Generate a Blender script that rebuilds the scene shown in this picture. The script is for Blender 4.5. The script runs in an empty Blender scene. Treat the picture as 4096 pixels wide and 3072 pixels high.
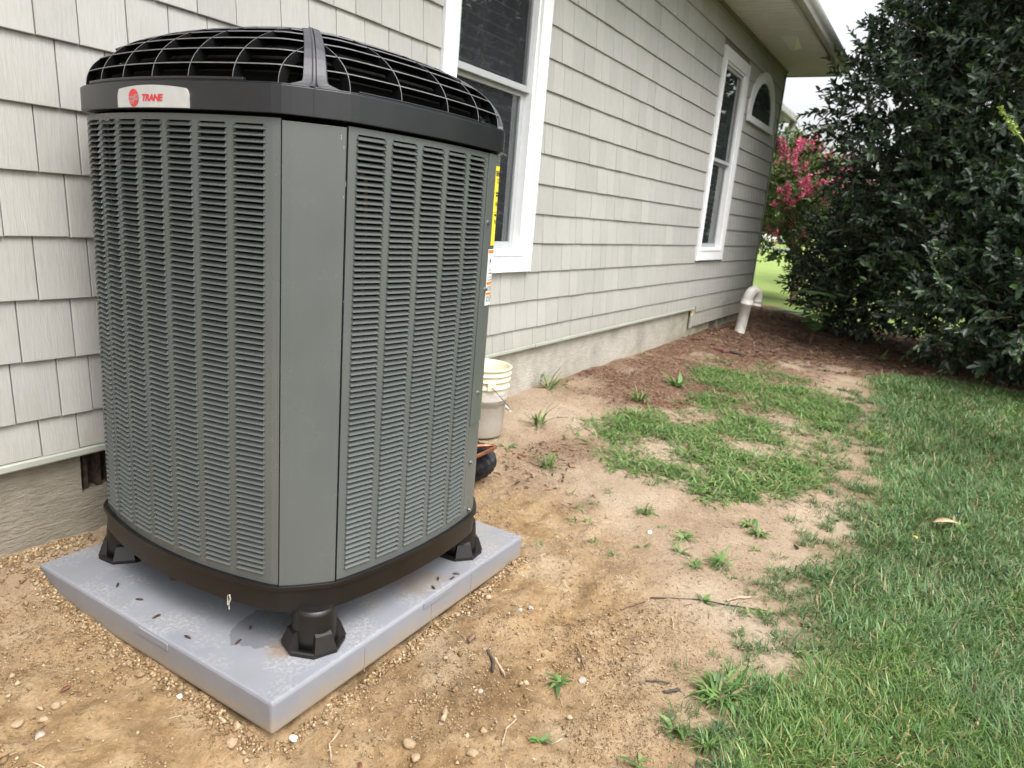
import bpy, bmesh, math, random
import numpy as np
from mathutils import Vector, Matrix

scene = bpy.context.scene
COL = scene.collection
rng = np.random.default_rng(7)
random.seed(7)
PI = math.pi

# ------------------------------------------------------------------ camera
cam_d = bpy.data.cameras.new("camera")
cam = bpy.data.objects.new("camera", cam_d)
COL.objects.link(cam)
RC = [[0.5182608635, 0.1604485434, -0.8400368696], [-0.8511463815, 0.1925542110, -0.4883366800], [0.0833997276, 0.9680801314, 0.2363585088]]
CC = [0.0, -2.2167707222, 0.5395593372]
M4 = Matrix([list(RC[i]) + [CC[i]] for i in range(3)] + [[0, 0, 0, 1]])
cam.matrix_world = M4
cam_d.sensor_width = 36.0
cam_d.lens = 2840.0 / 4096.0 * 36.0
cam_d.clip_start = 0.05
cam_d.clip_end = 2000.0
cam_d.dof.use_dof = True
cam_d.dof.focus_distance = 1.75
cam_d.dof.aperture_fstop = 6.5
scene.camera = cam

# ------------------------------------------------------------------ sky and light (overcast)
SUN_EL, SUN_ROT = math.radians(58), math.radians(200)
world = bpy.data.worlds.new("World")
scene.world = world
world.use_nodes = True
wn = world.node_tree
bg = wn.nodes["Background"]
sky = wn.nodes.new("ShaderNodeTexSky")
sky.sky_type = 'NISHITA'
sky.sun_disc = False
sky.sun_elevation = SUN_EL
sky.sun_rotation = SUN_ROT
sky.dust_density = 6.0
sky.air_density = 1.0
sky.ozone_density = 1.0
hsv = wn.nodes.new("ShaderNodeHueSaturation")
hsv.inputs["Saturation"].default_value = 0.16
wn.links.new(sky.outputs[0], hsv.inputs["Color"])
wn.links.new(hsv.outputs[0], bg.inputs["Color"])
bg.inputs["Strength"].default_value = 0.15

sun_d = bpy.data.lights.new("sun", 'SUN')
sun_d.energy = 0.5
sun_d.angle = math.radians(40)
sun_d.color = (1.0, 0.97, 0.92)
sun = bpy.data.objects.new("sun", sun_d)
COL.objects.link(sun)
sd = Vector((math.sin(SUN_ROT) * math.cos(SUN_EL), math.cos(SUN_ROT) * math.cos(SUN_EL), math.sin(SUN_EL)))
sun.rotation_euler = sd.to_track_quat('Z', 'Y').to_euler()

scene.view_settings.view_transform = 'Standard'
scene.view_settings.look = 'None'
scene.view_settings.exposure = 1.32
scene.view_settings.gamma = 1.0
scene.view_settings.use_curve_mapping = False
scene.render.engine = 'CYCLES'
scene.cycles.max_bounces = 6
scene.cycles.transparent_max_bounces = 8
scene.cycles.caustics_reflective = False
scene.cycles.caustics_refractive = False

# ------------------------------------------------------------------ helpers
def link(o, parent=None):
    COL.objects.link(o)
    if parent is not None:
        o.parent = parent
    return o

def tag(o, label=None, cat=None, group=None, kind=None):
    if label: o["label"] = label
    if cat: o["category"] = cat
    if group: o["group"] = group
    if kind: o["kind"] = kind
    return o

def empty(name, loc=(0, 0, 0), label=None, cat=None, group=None):
    o = bpy.data.objects.new(name, None)
    o.location = loc
    o.empty_display_size = 0.1
    link(o)
    return tag(o, label, cat, group)

def np_mesh(name, V, F, mats=None, smooth=False, mat_idx=None, col=None):
    """V (n,3) array, F (m,k) int array (all faces the same size)"""
    V = np.asarray(V, np.float32); F = np.asarray(F, np.int32)
    me = bpy.data.meshes.new(name)
    m, k = F.shape
    me.vertices.add(len(V)); me.vertices.foreach_set("co", V.ravel())
    me.loops.add(m * k); me.loops.foreach_set("vertex_index", F.ravel())
    me.polygons.add(m)
    me.polygons.foreach_set("loop_start", np.arange(0, m * k, k, dtype=np.int32))
    if mat_idx is not None:
        me.polygons.foreach_set("material_index", np.asarray(mat_idx, np.int32))
    if smooth:
        me.polygons.foreach_set("use_smooth", np.ones(m, bool))
    me.update(calc_edges=True)
    if mats:
        for mm in (mats if isinstance(mats, (list, tuple)) else [mats]):
            me.materials.append(mm)
    if col is not None:
        a = me.color_attributes.new("tone", 'FLOAT_COLOR', 'POINT')
        c = np.ones((len(V), 4), np.float32); c[:, :col.shape[1]] = col
        a.data.foreach_set("color", c.ravel())
    return me

def mesh_obj(name, V, F, mat=None, parent=None, smooth=False):
    me = bpy.data.meshes.new(name)
    me.from_pydata([tuple(v) for v in V], [], [tuple(f) for f in F])
    me.update()
    if mat: me.materials.append(mat)
    if smooth:
        for p in me.polygons: p.use_smooth = True
    return link(bpy.data.objects.new(name, me), parent)

def bm_obj(name, bm, mat=None, parent=None, smooth=False):
    bmesh.ops.recalc_face_normals(bm, faces=bm.faces)
    me = bpy.data.meshes.new(name)
    bm.to_mesh(me); bm.free()
    if mat:
        for mm in (mat if isinstance(mat, (list, tuple)) else [mat]): me.materials.append(mm)
    if smooth:
        for p in me.polygons: p.use_smooth = True
    return link(bpy.data.objects.new(name, me), parent)

def add_box(bm, lo, hi, bevel=0.0, seg=2):
    vs = [bm.verts.new((x, y, z)) for x in (lo[0], hi[0]) for y in (lo[1], hi[1]) for z in (lo[2], hi[2])]
    fs = [bm.faces.new([vs[i] for i in f]) for f in ((0, 1, 3, 2), (4, 6, 7, 5), (0, 4, 5, 1), (2, 3, 7, 6), (0, 2, 6, 4), (1, 5, 7, 3))]
    if bevel > 0:
        es = list({e for f in fs for e in f.edges})
        bmesh.ops.bevel(bm, geom=es, offset=bevel, segments=seg, affect='EDGES', profile=0.6)

def box_obj(name, lo, hi, mat, parent=None, bevel=0.0):
    bm = bmesh.new(); add_box(bm, lo, hi, bevel)
    return bm_obj(name, bm, mat, parent)

def tube_arrays(path, rad, n=10, closed_ends=True):
    P = np.array(path, float); m = len(P)
    r = np.full(m, rad) if np.isscalar(rad) else np.array(rad, float)
    T = np.gradient(P, axis=0); T /= np.linalg.norm(T, axis=1)[:, None] + 1e-12
    ref = np.array([0, 0, 1.0]) if abs(T[0][2]) < 0.9 else np.array([1.0, 0, 0])
    V = []; F = []
    a = np.cross(T[0], ref); a /= np.linalg.norm(a)
    for i in range(m):
        a = a - T[i] * (a @ T[i]); a /= np.linalg.norm(a) + 1e-12
        b = np.cross(T[i], a)
        for j in range(n):
            t = 2 * PI * j / n
            V.append(P[i] + r[i] * (math.cos(t) * a + math.sin(t) * b))
    for i in range(m - 1):
        for j in range(n):
            F.append((i * n + j, i * n + (j + 1) % n, (i + 1) * n + (j + 1) % n, (i + 1) * n + j))
    if closed_ends:
        F.append(tuple(range(n))); F.append(tuple((m - 1) * n + j for j in reversed(range(n))))
    return V, F

def tube_obj(name, path, rad, mat, parent=None, n=10, smooth=True):
    V, F = tube_arrays(path, rad, n)
    return mesh_obj(name, V, F, mat, parent, smooth)

def lathe_obj(name, prof, mat, parent=None, n=32, loc=(0, 0, 0), smooth=True):
    V = []; F = []
    for (r, z) in prof:
        for j in range(n):
            t = 2 * PI * j / n
            V.append((loc[0] + r * math.cos(t), loc[1] + r * math.sin(t), loc[2] + z))
    for i in range(len(prof) - 1):
        for j in range(n):
            F.append((i * n + j, i * n + (j + 1) % n, (i + 1) * n + (j + 1) % n, (i + 1) * n + j))
    return mesh_obj(name, V, F, mat, parent, smooth)

# value noise in numpy
_perm = rng.random(4096 * 2)
def _h(ix, iy, s):
    k = (ix * 374761393 + iy * 668265263 + s * 974634777) & 0x7fffffff
    k = ((k ^ (k >> 13)) * 1274126177) & 0x7fffffff
    return _perm[(k ^ (k >> 16)) % 8192]
def vnoise(x, y, s=0):
    x = np.asarray(x, float); y = np.asarray(y, float)
    ix = np.floor(x).astype(np.int64); iy = np.floor(y).astype(np.int64)
    fx = x - ix; fy = y - iy
    fx = fx * fx * (3 - 2 * fx); fy = fy * fy * (3 - 2 * fy)
    a = _h(ix, iy, s); b = _h(ix + 1, iy, s); c = _h(ix, iy + 1, s); d = _h(ix + 1, iy + 1, s)
    return (a * (1 - fx) + b * fx) * (1 - fy) + (c * (1 - fx) + d * fx) * fy
def fbm(x, y, s=0, o=4):
    v = 0; a = 0.5; t = 0
    for i in range(o):
        v = v + a * vnoise(np.asarray(x) * 2 ** i, np.asarray(y) * 2 ** i, s + i * 17); t += a; a *= 0.5
    return v / t
def sstep(a, b, x):
    t = np.clip((np.asarray(x, float) - a) / (b - a), 0, 1)
    return t * t * (3 - 2 * t)

# ------------------------------------------------------------------ materials
def new_mat(name):
    m = bpy.data.materials.new(name); m.use_nodes = True
    nt = m.node_tree
    return m, nt, nt.nodes["Principled BSDF"]

def N(nt, typ, **kw):
    n = nt.nodes.new(typ)
    for k, v in kw.items():
        if k in n.inputs.keys() if hasattr(n.inputs, 'keys') else False:
            n.inputs[k].default_value = v
        else:
            setattr(n, k, v)
    return n

def coords(nt, kind="Object", scale=(1, 1, 1)):
    tc = nt.nodes.new("ShaderNodeTexCoord"); mp = nt.nodes.new("ShaderNodeMapping")
    if kind == "World":
        g = nt.nodes.new("ShaderNodeNewGeometry"); nt.links.new(g.outputs["Position"], mp.inputs["Vector"])
    else:
        nt.links.new(tc.outputs[kind], mp.inputs["Vector"])
    mp.inputs["Scale"].default_value = scale
    return mp.outputs[0]

def noise(nt, vec, scale, detail=4, rough=0.55):
    n = nt.nodes.new("ShaderNodeTexNoise")
    n.inputs["Scale"].default_value = scale; n.inputs["Detail"].default_value = detail; n.inputs["Roughness"].default_value = rough
    nt.links.new(vec, n.inputs["Vector"])
    return n.outputs["Fac"]

def ramp(nt, fac, stops):
    r = nt.nodes.new("ShaderNodeValToRGB")
    cr = r.color_ramp
    while len(cr.elements) < len(stops): cr.elements.new(0.5)
    for e, (p, c) in zip(cr.elements, stops):
        e.position = p; e.color = (*c, 1) if len(c) == 3 else c
    nt.links.new(fac, r.inputs[0])
    return r.outputs[0]

def mixc(nt, fac, a, b, mode='MIX'):
    n = nt.nodes.new("ShaderNodeMix"); n.data_type = 'RGBA'; n.blend_type = mode
    for sock, val in ((n.inputs[0], fac), (n.inputs[6], a), (n.inputs[7], b)):
        if hasattr(val, "links") or hasattr(val, "is_linked"): nt.links.new(val, sock)
        elif isinstance(val, (int, float)): sock.default_value = val
        else: sock.default_value = (*val, 1)
    return n.outputs[2]

def math_n(nt, op, a, b=0.0):
    n = nt.nodes.new("ShaderNodeMath"); n.operation = op
    for i, v in enumerate((a, b)):
        if hasattr(v, "is_linked"): nt.links.new(v, n.inputs[i])
        else: n.inputs[i].default_value = v
    return n.outputs[0]

def bump(nt, bsdf, height, strength=0.3, dist=0.01, prev=None):
    b = nt.nodes.new("ShaderNodeBump")
    b.inputs["Strength"].default_value = strength; b.inputs["Distance"].default_value = dist
    nt.links.new(height, b.inputs["Height"])
    if prev is not None: nt.links.new(prev, b.inputs["Normal"])
    nt.links.new(b.outputs[0], bsdf.inputs["Normal"])
    return b.outputs[0]

def simple(name, c, rough=0.5, var=0.12, scale=30, metal=0.0, bmp=0.0, bscale=200, spec=0.5, kind="Object"):
    m, nt, b = new_mat(name)
    v = coords(nt, kind)
    f = noise(nt, v, scale)
    c = np.array(c)
    nt.links.new(ramp(nt, f, [(0.3, tuple(c * (1 - var))), (0.7, tuple(np.minimum(c * (1 + var), 1)))]), b.inputs["Base Color"])
    b.inputs["Roughness"].default_value = rough; b.inputs["Metallic"].default_value = metal
    b.inputs["Specular IOR Level"].default_value = spec
    if bmp: bump(nt, b, noise(nt, v, bscale, 3), bmp, 0.002)
    return m

def mat_shingle(name, base):
    m, nt, b = new_mat(name)
    g = coords(nt, "World")
    streak = noise(nt, coords(nt, "World", (160, 160, 5)), 1.0, 5, 0.65)
    fine = noise(nt, coords(nt, "World", (420, 420, 14)), 1.0, 2, 0.5)
    dirt = noise(nt, coords(nt, "World", (1.4, 1.4, 2.2)), 1.0, 5, 0.6)
    oi = nt.nodes.new("ShaderNodeObjectInfo")
    base = np.array(base)
    c1 = ramp(nt, oi.outputs["Random"], [(0, tuple(base * 0.935)), (1, tuple(np.minimum(base * 1.055, 1)))])
    c2 = mixc(nt, 0.45, c1, ramp(nt, streak, [(0.28, (0.72, 0.72, 0.70)), (0.6, (1, 1, 1))]), 'MULTIPLY')
    c3 = mixc(nt, 0.5, c2, ramp(nt, dirt, [(0.3, (0.84, 0.84, 0.81)), (0.65, (1, 1, 1))]), 'MULTIPLY')
    # soil splash plus painted-in shading on the lowest courses
    gp_ = nt.nodes.new("ShaderNodeSeparateXYZ"); nt.links.new(g, gp_.inputs[0])
    lowf = math_n(nt, 'ADD', math_n(nt, 'MULTIPLY', math_n(nt, 'ADD', gp_.outputs[2], 0.30), 2.2), noise(nt, coords(nt, "World", (9, 9, 5)), 1.0, 5, 0.7))
    c3 = mixc(nt, math_n(nt, 'MULTIPLY', ramp(nt, lowf, [(0.35, (1, 1, 1)), (0.95, (0, 0, 0))]), 0.42), c3, (0.27, 0.25, 0.20))
    nt.links.new(c3, b.inputs["Base Color"])
    b.inputs["Roughness"].default_value = 0.55
    h = math_n(nt, 'ADD', streak, math_n(nt, 'MULTIPLY', fine, 0.5))
    bump(nt, b, h, 0.55, 0.003)
    return m

def mat_vcol(name, rough=0.5, spec=0.4, trans=0.0, var=0.15, scale=60):
    m, nt, b = new_mat(name)
    a = nt.nodes.new("ShaderNodeVertexColor"); a.layer_name = "tone"
    f = noise(nt, coords(nt, "World"), scale, 3)
    c = mixc(nt, 1.0, a.outputs[0], ramp(nt, f, [(0.3, (1 - var,) * 3), (0.7, (1 + var,) * 3)]), 'MULTIPLY')
    nt.links.new(c, b.inputs["Base Color"])
    b.inputs["Roughness"].default_value = rough
    b.inputs["Specular IOR Level"].default_value = spec
    if trans > 0:
        tr = nt.nodes.new("ShaderNodeBsdfTranslucent"); nt.links.new(c, tr.inputs[0])
        mx = nt.nodes.new("ShaderNodeMixShader"); mx.inputs[0].default_value = trans
        nt.links.new(b.outputs[0], mx.inputs[1]); nt.links.new(tr.outputs[0], mx.inputs[2])
        nt.links.new(mx.outputs[0], nt.nodes["Material Output"].inputs[0])
    return m

def mat_glass(name, tint=(0.02, 0.022, 0.025), refl=1.0):
    m, nt, b = new_mat(name)
    nt.nodes.remove(b)
    gl = nt.nodes.new("ShaderNodeBsdfGlossy"); gl.inputs["Roughness"].default_value = 0.015
    gl.inputs["Color"].default_value = (refl, refl, refl, 1)
    tr = nt.nodes.new("ShaderNodeBsdfTransparent"); tr.inputs[0].default_value = (0.56, 0.59, 0.62, 1)
    fr = nt.nodes.new("ShaderNodeFresnel"); fr.inputs[0].default_value = 2.3
    nz = noise(nt, coords(nt, "Object"), 2.2, 2)
    bp = nt.nodes.new("ShaderNodeBump"); bp.inputs["Strength"].default_value = 0.03; bp.inputs["Distance"].default_value = 0.02
    nt.links.new(nz, bp.inputs["Height"]); nt.links.new(bp.outputs[0], gl.inputs["Normal"])
    mx = nt.nodes.new("ShaderNodeMixShader")
    nt.links.new(fr.outputs[0], mx.inputs[0]); nt.links.new(tr.outputs[0], mx.inputs[1]); nt.links.new(gl.outputs[0], mx.inputs[2])
    df = nt.nodes.new("ShaderNodeBsdfDiffuse")          # bluish grey veil painted in for haze and reflections on the pane
    dn = noise(nt, coords(nt, "World"), 7, 4)
    nt.links.new(ramp(nt, dn, [(0.3, (0.34, 0.37, 0.41)), (0.7, (0.42, 0.45, 0.50))]), df.inputs[0])
    m2 = nt.nodes.new("ShaderNodeMixShader"); m2.inputs[0].default_value = 0.06
    nt.links.new(mx.outputs[0], m2.inputs[1]); nt.links.new(df.outputs[0], m2.inputs[2])
    nt.links.new(m2.outputs[0], nt.nodes["Material Output"].inputs[0])
    return m

SID = (0.422, 0.415, 0.393)
M = {}
M['shingle'] = mat_shingle("vinyl_shingle", SID)
M['backer'] = simple("shingle_backer", (0.17, 0.17, 0.15), 0.7)
M['trim'] = simple("sage_trim", (0.36, 0.375, 0.325), 0.45, 0.08, 12)
M['postdark'] = simple("corner_post", (0.20, 0.20, 0.185), 0.5, 0.1, 8)
M['white'] = simple("white_vinyl", (0.80, 0.81, 0.82), 0.35, 0.03, 15)
M['vinylgrey'] = simple("sash_vinyl", (0.40, 0.41, 0.42), 0.35, 0.04, 20)
M['soffit'] = simple("soffit_vinyl", (0.70, 0.70, 0.68), 0.5, 0.05, 6)
M['gutter'] = simple("gutter_metal", (0.46, 0.465, 0.44), 0.35, 0.08, 6)
M['roof'] = simple("roof_shingle", (0.10, 0.09, 0.08), 0.9, 0.3, 20)
M['glass'] = mat_glass("window_glass")
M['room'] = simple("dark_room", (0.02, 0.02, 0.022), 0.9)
M['blind'] = simple("blind_slat", (0.5, 0.51, 0.52), 0.5, 0.05)
M['curtain'] = simple("curtain_cloth", (0.35, 0.36, 0.38), 0.9, 0.2, 8)
M['rubble'] = simple("vent_rust", (0.055, 0.035, 0.025), 0.9, 0.6, 60, bmp=0.6, bscale=90)

def mat_foundation():
    m, nt, b = new_mat("stucco_foundation")
    v = coords(nt, "World")
    n1 = noise(nt, v, 2.2, 5, 0.6)
    n2 = noise(nt, v, 14, 4, 0.6)
    ll = nt.nodes.new("ShaderNodeTexNoise")
    ll.inputs["Scale"].default_value = 1.0; ll.inputs["Detail"].default_value = 4; ll.inputs["Roughness"].default_value = 0.55; ll.inputs["Distortion"].default_value = 1.6
    nt.links.new(coords(nt, "World", (13, 13, 75)), ll.inputs["Vector"])
    c = ramp(nt, n1, [(0.3, (0.30, 0.27, 0.225)), (0.5, (0.42, 0.395, 0.345)), (0.72, (0.50, 0.475, 0.43))])
    c = mixc(nt, 0.35, c, ramp(nt, n2, [(0.3, (0.72, 0.71, 0.68)), (0.6, (1, 1, 1))]), 'MULTIPLY')
    sx = nt.nodes.new("ShaderNodeSeparateXYZ"); nt.links.new(v, sx.inputs[0])
    # algae stain near the house's far end, soil splash near the ground
    mossx = math_n(nt, 'MULTIPLY', ramp(nt, math_n(nt, 'MULTIPLY', sx.outputs[0], 0.1), [(0.62, (0, 0, 0)), (0.76, (1, 1, 1))]), ramp(nt, noise(nt, v, 5, 4), [(0.3, (0.1,) * 3), (0.6, (1,) * 3)]))
    c = mixc(nt, math_n(nt, 'MULTIPLY', mossx, 0.75), c, (0.16, 0.165, 0.07))
    zz = math_n(nt, 'ADD', sx.outputs[2], math_n(nt, 'MULTIPLY', n2, 0.10))
    spl = ramp(nt, math_n(nt, 'MULTIPLY', math_n(nt, 'ADD', zz, 0.70), 5.0), [(0.25, (1, 1, 1)), (0.95, (0, 0, 0))])
    c = mixc(nt, math_n(nt, 'MULTIPLY', spl, 0.5), c, (0.34, 0.27, 0.17))
    # the stretch left of the condenser is older, browner render
    old = ramp(nt, math_n(nt, 'MULTIPLY', math_n(nt, 'ADD', sx.outputs[0], math_n(nt, 'MULTIPLY', n1, 0.8)), 0.25), [(0.45, (1, 1, 1)), (0.75, (0, 0, 0))])
    c = mixc(nt, math_n(nt, 'MULTIPLY', old, 0.85), c, mixc(nt, n2, (0.15, 0.125, 0.085), (0.27, 0.24, 0.185)))
    c = mixc(nt, 0.5, c, ramp(nt, ll.outputs["Fac"], [(0.35, (0.70, 0.69, 0.66)), (0.6, (1.05, 1.05, 1.05))]), 'MULTIPLY')
    nt.links.new(c, b.inputs["Base Color"])
    b.inputs["Roughness"].default_value = 0.9
    h = math_n(nt, 'ADD', ll.outputs["Fac"], math_n(nt, 'MULTIPLY', noise(nt, v, 60, 4, 0.7), 0.8))
    bump(nt, b, h, 0.9, 0.006)
    return m
M['found'] = mat_foundation()

def mat_acpaint():
    m, nt, b = new_mat("grey_enamel")
    v = coords(nt, "World")
    n1 = noise(nt, v, 5, 4)
    st = noise(nt, coords(nt, "World", (30, 30, 2)), 1.0, 4, 0.6)
    c = ramp(nt, n1, [(0.3, (0.090, 0.099, 0.095)), (0.7, (0.100, 0.109, 0.104))])
    c = mixc(nt, 0.15, c, ramp(nt, st, [(0.3, (0.86,) * 3), (0.65, (1.05,) * 3)]), 'MULTIPLY')
    nt.links.new(c, b.inputs["Base Color"])
    nt.links.new(ramp(nt, n1, [(0.3, (0.22,) * 3), (0.7, (0.30,) * 3)]), b.inputs["Roughness"])
    bump(nt, b, noise(nt, v, 900, 2), 0.05, 0.001)
    return m
M['ac'] = mat_acpaint()
M['plastic'] = simple("black_plastic", (0.013, 0.0135, 0.016), 0.33, 0.2, 8, bmp=0.25, bscale=900, kind="World")
M['postlit'] = simple("skylit_post_plastic", (0.058, 0.058, 0.068), 0.42, 0.15, 12, bmp=0.3, bscale=900, kind="World")  # same plastic painted lighter for sky light on the upward faces
M['grille'] = simple("grille_plastic", (0.0030, 0.0030, 0.0035), 0.5, 0.2, 10, spec=0.2, bmp=0.1, bscale=600, kind="World")
M['edge'] = simple("grille_edge_sheen", (0.19, 0.19, 0.20), 0.4, 0.2, 40, kind="World")  # lighter grey paints in sky glints along the fin edges
M['pan'] = simple("pan_plastic", (0.0062, 0.0050, 0.0044), 0.4, 0.35, 9, bmp=0.25, bscale=300, kind="World")
M['inside'] = simple("coil_dark", (0.0028, 0.0026, 0.0024), 0.8, 0.5, 12, spec=0.2)
M['copper'] = simple("copper_tube", (0.42, 0.17, 0.09), 0.38, 0.3, 25, metal=0.75)
M['alu'] = simple("brushed_badge", (0.62, 0.62, 0.61), 0.32, 0.06, 40, metal=0.45)
M['red'] = simple("badge_red", (0.62, 0.035, 0.045), 0.35, 0.04)
M['whiteprint'] = simple("print_white", (0.80, 0.80, 0.79), 0.4, 0.03)
M['yellow'] = simple("print_yellow", (0.80, 0.66, 0.05), 0.45, 0.06, 60)
M['orange'] = simple("print_orange", (0.80, 0.20, 0.02), 0.45, 0.05)
M['ink'] = simple("print_black", (0.015, 0.015, 0.017), 0.5, 0.1)
M['steel'] = simple("zinc_screw", (0.35, 0.36, 0.36), 0.3, 0.15, 60, metal=0.9)

def mat_pad():
    m, nt, b = new_mat("pad_plastic_concrete")
    v = coords(nt, "World")
    n1 = noise(nt, v, 3.0, 5, 0.6)
    sp = noise(nt, v, 95, 4, 0.6)
    n3 = noise(nt, v, 7.0, 4, 0.6)
    c = ramp(nt, n1, [(0.3, (0.190, 0.197, 0.223)), (0.7, (0.245, 0.252, 0.278))])
    # lime and soil splash on upward faces only
    g = nt.nodes.new("ShaderNodeNewGeometry"); s = nt.nodes.new("ShaderNodeSeparateXYZ"); nt.links.new(g.outputs["Normal"], s.inputs[0])
    up = ramp(nt, s.outputs[2], [(0.8, (0, 0, 0)), (0.95, (1, 1, 1))])
    msk = math_n(nt, 'MULTIPLY', ramp(nt, sp, [(0.46, (0, 0, 0)), (0.6, (1, 1, 1))]), ramp(nt, n3, [(0.47, (0, 0, 0)), (0.62, (1, 1, 1))]))
    c = mixc(nt, math_n(nt, 'MULTIPLY', math_n(nt, 'MULTIPLY', msk, up), 0.7), c, (0.37, 0.362, 0.345))
    tan = ramp(nt, noise(nt, v, 4.3, 5, 0.65), [(0.56, (0, 0, 0)), (0.7, (1, 1, 1))])
    c = mixc(nt, math_n(nt, 'MULTIPLY', math_n(nt, 'MULTIPLY', tan, up), 0.55), c, (0.31, 0.26, 0.19))
    # soil splashed and smeared along the lower sides and the edges of the top
    gp_ = nt.nodes.new("ShaderNodeSeparateXYZ"); nt.links.new(g.outputs["Position"], gp_.inputs[0])
    low = math_n(nt, 'ADD', math_n(nt, 'MULTIPLY', math_n(nt, 'ADD', gp_.outputs[2], 0.69), 9.0), math_n(nt, 'MULTIPLY', noise(nt, v, 26, 5, 0.7), 0.9))
    c = mixc(nt, math_n(nt, 'MULTIPLY', ramp(nt, low, [(0.55, (1, 1, 1)), (1.15, (0, 0, 0))]), 0.7), c, (0.30, 0.23, 0.145))
    smg = ramp(nt, noise(nt, coords(nt, "World", (3, 9, 9)), 1.0, 6, 0.7), [(0.50, (0, 0, 0)), (0.72, (1, 1, 1))])
    c = mixc(nt, math_n(nt, 'MULTIPLY', smg, 0.35), c, (0.20, 0.185, 0.165))
    # damp stain where water drips off the base pan
    wet = nt.nodes.new("ShaderNodeVectorMath"); wet.operation = 'DISTANCE'; wet.inputs[1].default_value = (1.16, -0.86, -0.6)
    nt.links.new(g.outputs["Position"], wet.inputs[0])
    wd = math_n(nt, 'ADD', wet.outputs["Value"], math_n(nt, 'MULTIPLY', noise(nt, v, 16, 3), 0.12))
    wm = ramp(nt, wd, [(0.155, (1, 1, 1)), (0.162, (0, 0, 0))])
    c = mixc(nt, math_n(nt, 'MULTIPLY', wm, 0.5), c, (0.09, 0.095, 0.105))
    # rusty dribble beside the front foot
    d2 = nt.nodes.new("ShaderNodeVectorMath"); d2.operation = 'DISTANCE'; d2.inputs[1].default_value = (1.115, -0.955, -0.6)
    nt.links.new(g.outputs["Position"], d2.inputs[0])
    rd = math_n(nt, 'ADD', d2.outputs["Value"], math_n(nt, 'MULTIPLY', noise(nt, v, 50, 4), 0.07))
    c = mixc(nt, math_n(nt, 'MULTIPLY', ramp(nt, rd, [(0.05, (1, 1, 1)), (0.085, (0, 0, 0))]), 0.6), c, (0.20, 0.13, 0.07))
    # muddy water marks beside the right foot
    d3 = nt.nodes.new("ShaderNodeVectorMath"); d3.operation = 'DISTANCE'; d3.inputs[1].default_value = (1.60, -0.99, -0.6)
    nt.links.new(g.outputs["Position"], d3.inputs[0])
    rd = math_n(nt, 'ADD', d3.outputs["Value"], math_n(nt, 'MULTIPLY', noise(nt, v, 22, 5, 0.7), 0.30))
    c = mixc(nt, math_n(nt, 'MULTIPLY', ramp(nt, rd, [(0.20, (1, 1, 1)), (0.26, (0, 0, 0))]), 0.5), c, (0.22, 0.16, 0.10))
    nt.links.new(c, b.inputs["Base Color"])
    nt.links.new(mixc(nt, wm, (0.48,) * 3, (0.15,) * 3), b.inputs["Roughness"])
    bump(nt, b, sp, 0.12, 0.002)
    return m
M['pad'] = mat_pad()

# ------------------------------------------------------------------ ground shape and masks
LAWN_X = [-6, 0.6, 1.5, 2.33, 3.17, 4.12, 5.0, 5.8, 6.6, 7.4, 8.0, 8.6]
LAWN_Y = [-2.05, -1.93, -1.93, -1.98, -2.04, -1.99, -1.92, -1.86, -1.72, -1.72, -1.9, -3.1]
def lawn_mask(x, y):
    ye = np.interp(x, LAWN_X, LAWN_Y)
    w = (fbm(x * 3.2, y * 3.2, 5, 4) - 0.5) * 0.34
    near = sstep(-0.02, 0.36, ye + w - y + 0.05)
    # holly bed cuts the lawn at its far end
    xe = np.interp(y, [-9, -4, -3.07, -2.686, -2.234, -1.9, 5], [7.4, 7.8, 8.1, 8.25, 8.1, 7.8, 7.8])
    near = near * sstep(0.0, 0.35, xe + w - x)
    far = sstep(0, 0.6, x - (11.2 + 1.2 * sstep(-1, 1, y)) + w * 2)
    side = sstep(0, 0.5, -y - 5.2 + w * 2)
    return np.clip(np.maximum(np.maximum(near, far), side), 0, 1)
def mulch_mask(x, y):
    w = (fbm(x * 2.1, y * 2.1, 31, 4) - 0.5)
    # shredded mulch along the wall from about 4.3 m outward
    a = sstep(0, 0.35, x - 4.35 + w) * sstep(0, 0.35, 1.05 + 0.10 * (x - 4.5) + w * 1.3 + y)
    a = a * sstep(0.30, 0.5, fbm(x * 1.5, y * 2.6, 77, 3) + 0.12)
    b = sstep(0, 0.5, x - 7.5 - 0.25 * y + w) * sstep(0, 0.6, 11.4 - x + w)
    c = sstep(0.5, 0.62, fbm(x * 1.1 + 9, y * 1.4, 55, 4)) * sstep(2.1, 2.7, x) * sstep(0, 0.4, 1.7 + y) * 0.55
    return np.clip(np.maximum(np.maximum(a, b), c), 0, 1)
def clay_mask(x, y):
    # freshly dug ochre soil around the pad
    d = np.hypot((x - 1.35) / 1.25, (y + 0.9) / 0.85)
    return np.clip(1 - sstep(0.75, 1.35, d + (fbm(x * 2, y * 2, 91, 3) - 0.5) * 0.6), 0, 1)
WEED_POLY = np.array([(3.35, -0.62), (3.9, -0.60), (5.1, -0.85), (6.4, -0.45), (7.0, -0.85), (6.5, -1.6), (5.75, -1.84), (4.9, -1.85), (3.95, -1.89), (3.5, -1.72), (3.2, -1.5), (3.3, -1.25), (3.2, -0.9)])
def in_poly(x, y, P):
    r = np.zeros(np.shape(x), bool); n = len(P)
    for i in range(n):
        x0, y0 = P[i]; x1, y1 = P[(i + 1) % n]
        c = ((y0 > y) != (y1 > y)) & (x < (x1 - x0) * (y - y0) / (y1 - y0 + 1e-12) + x0)
        r ^= c
    return r
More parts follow.
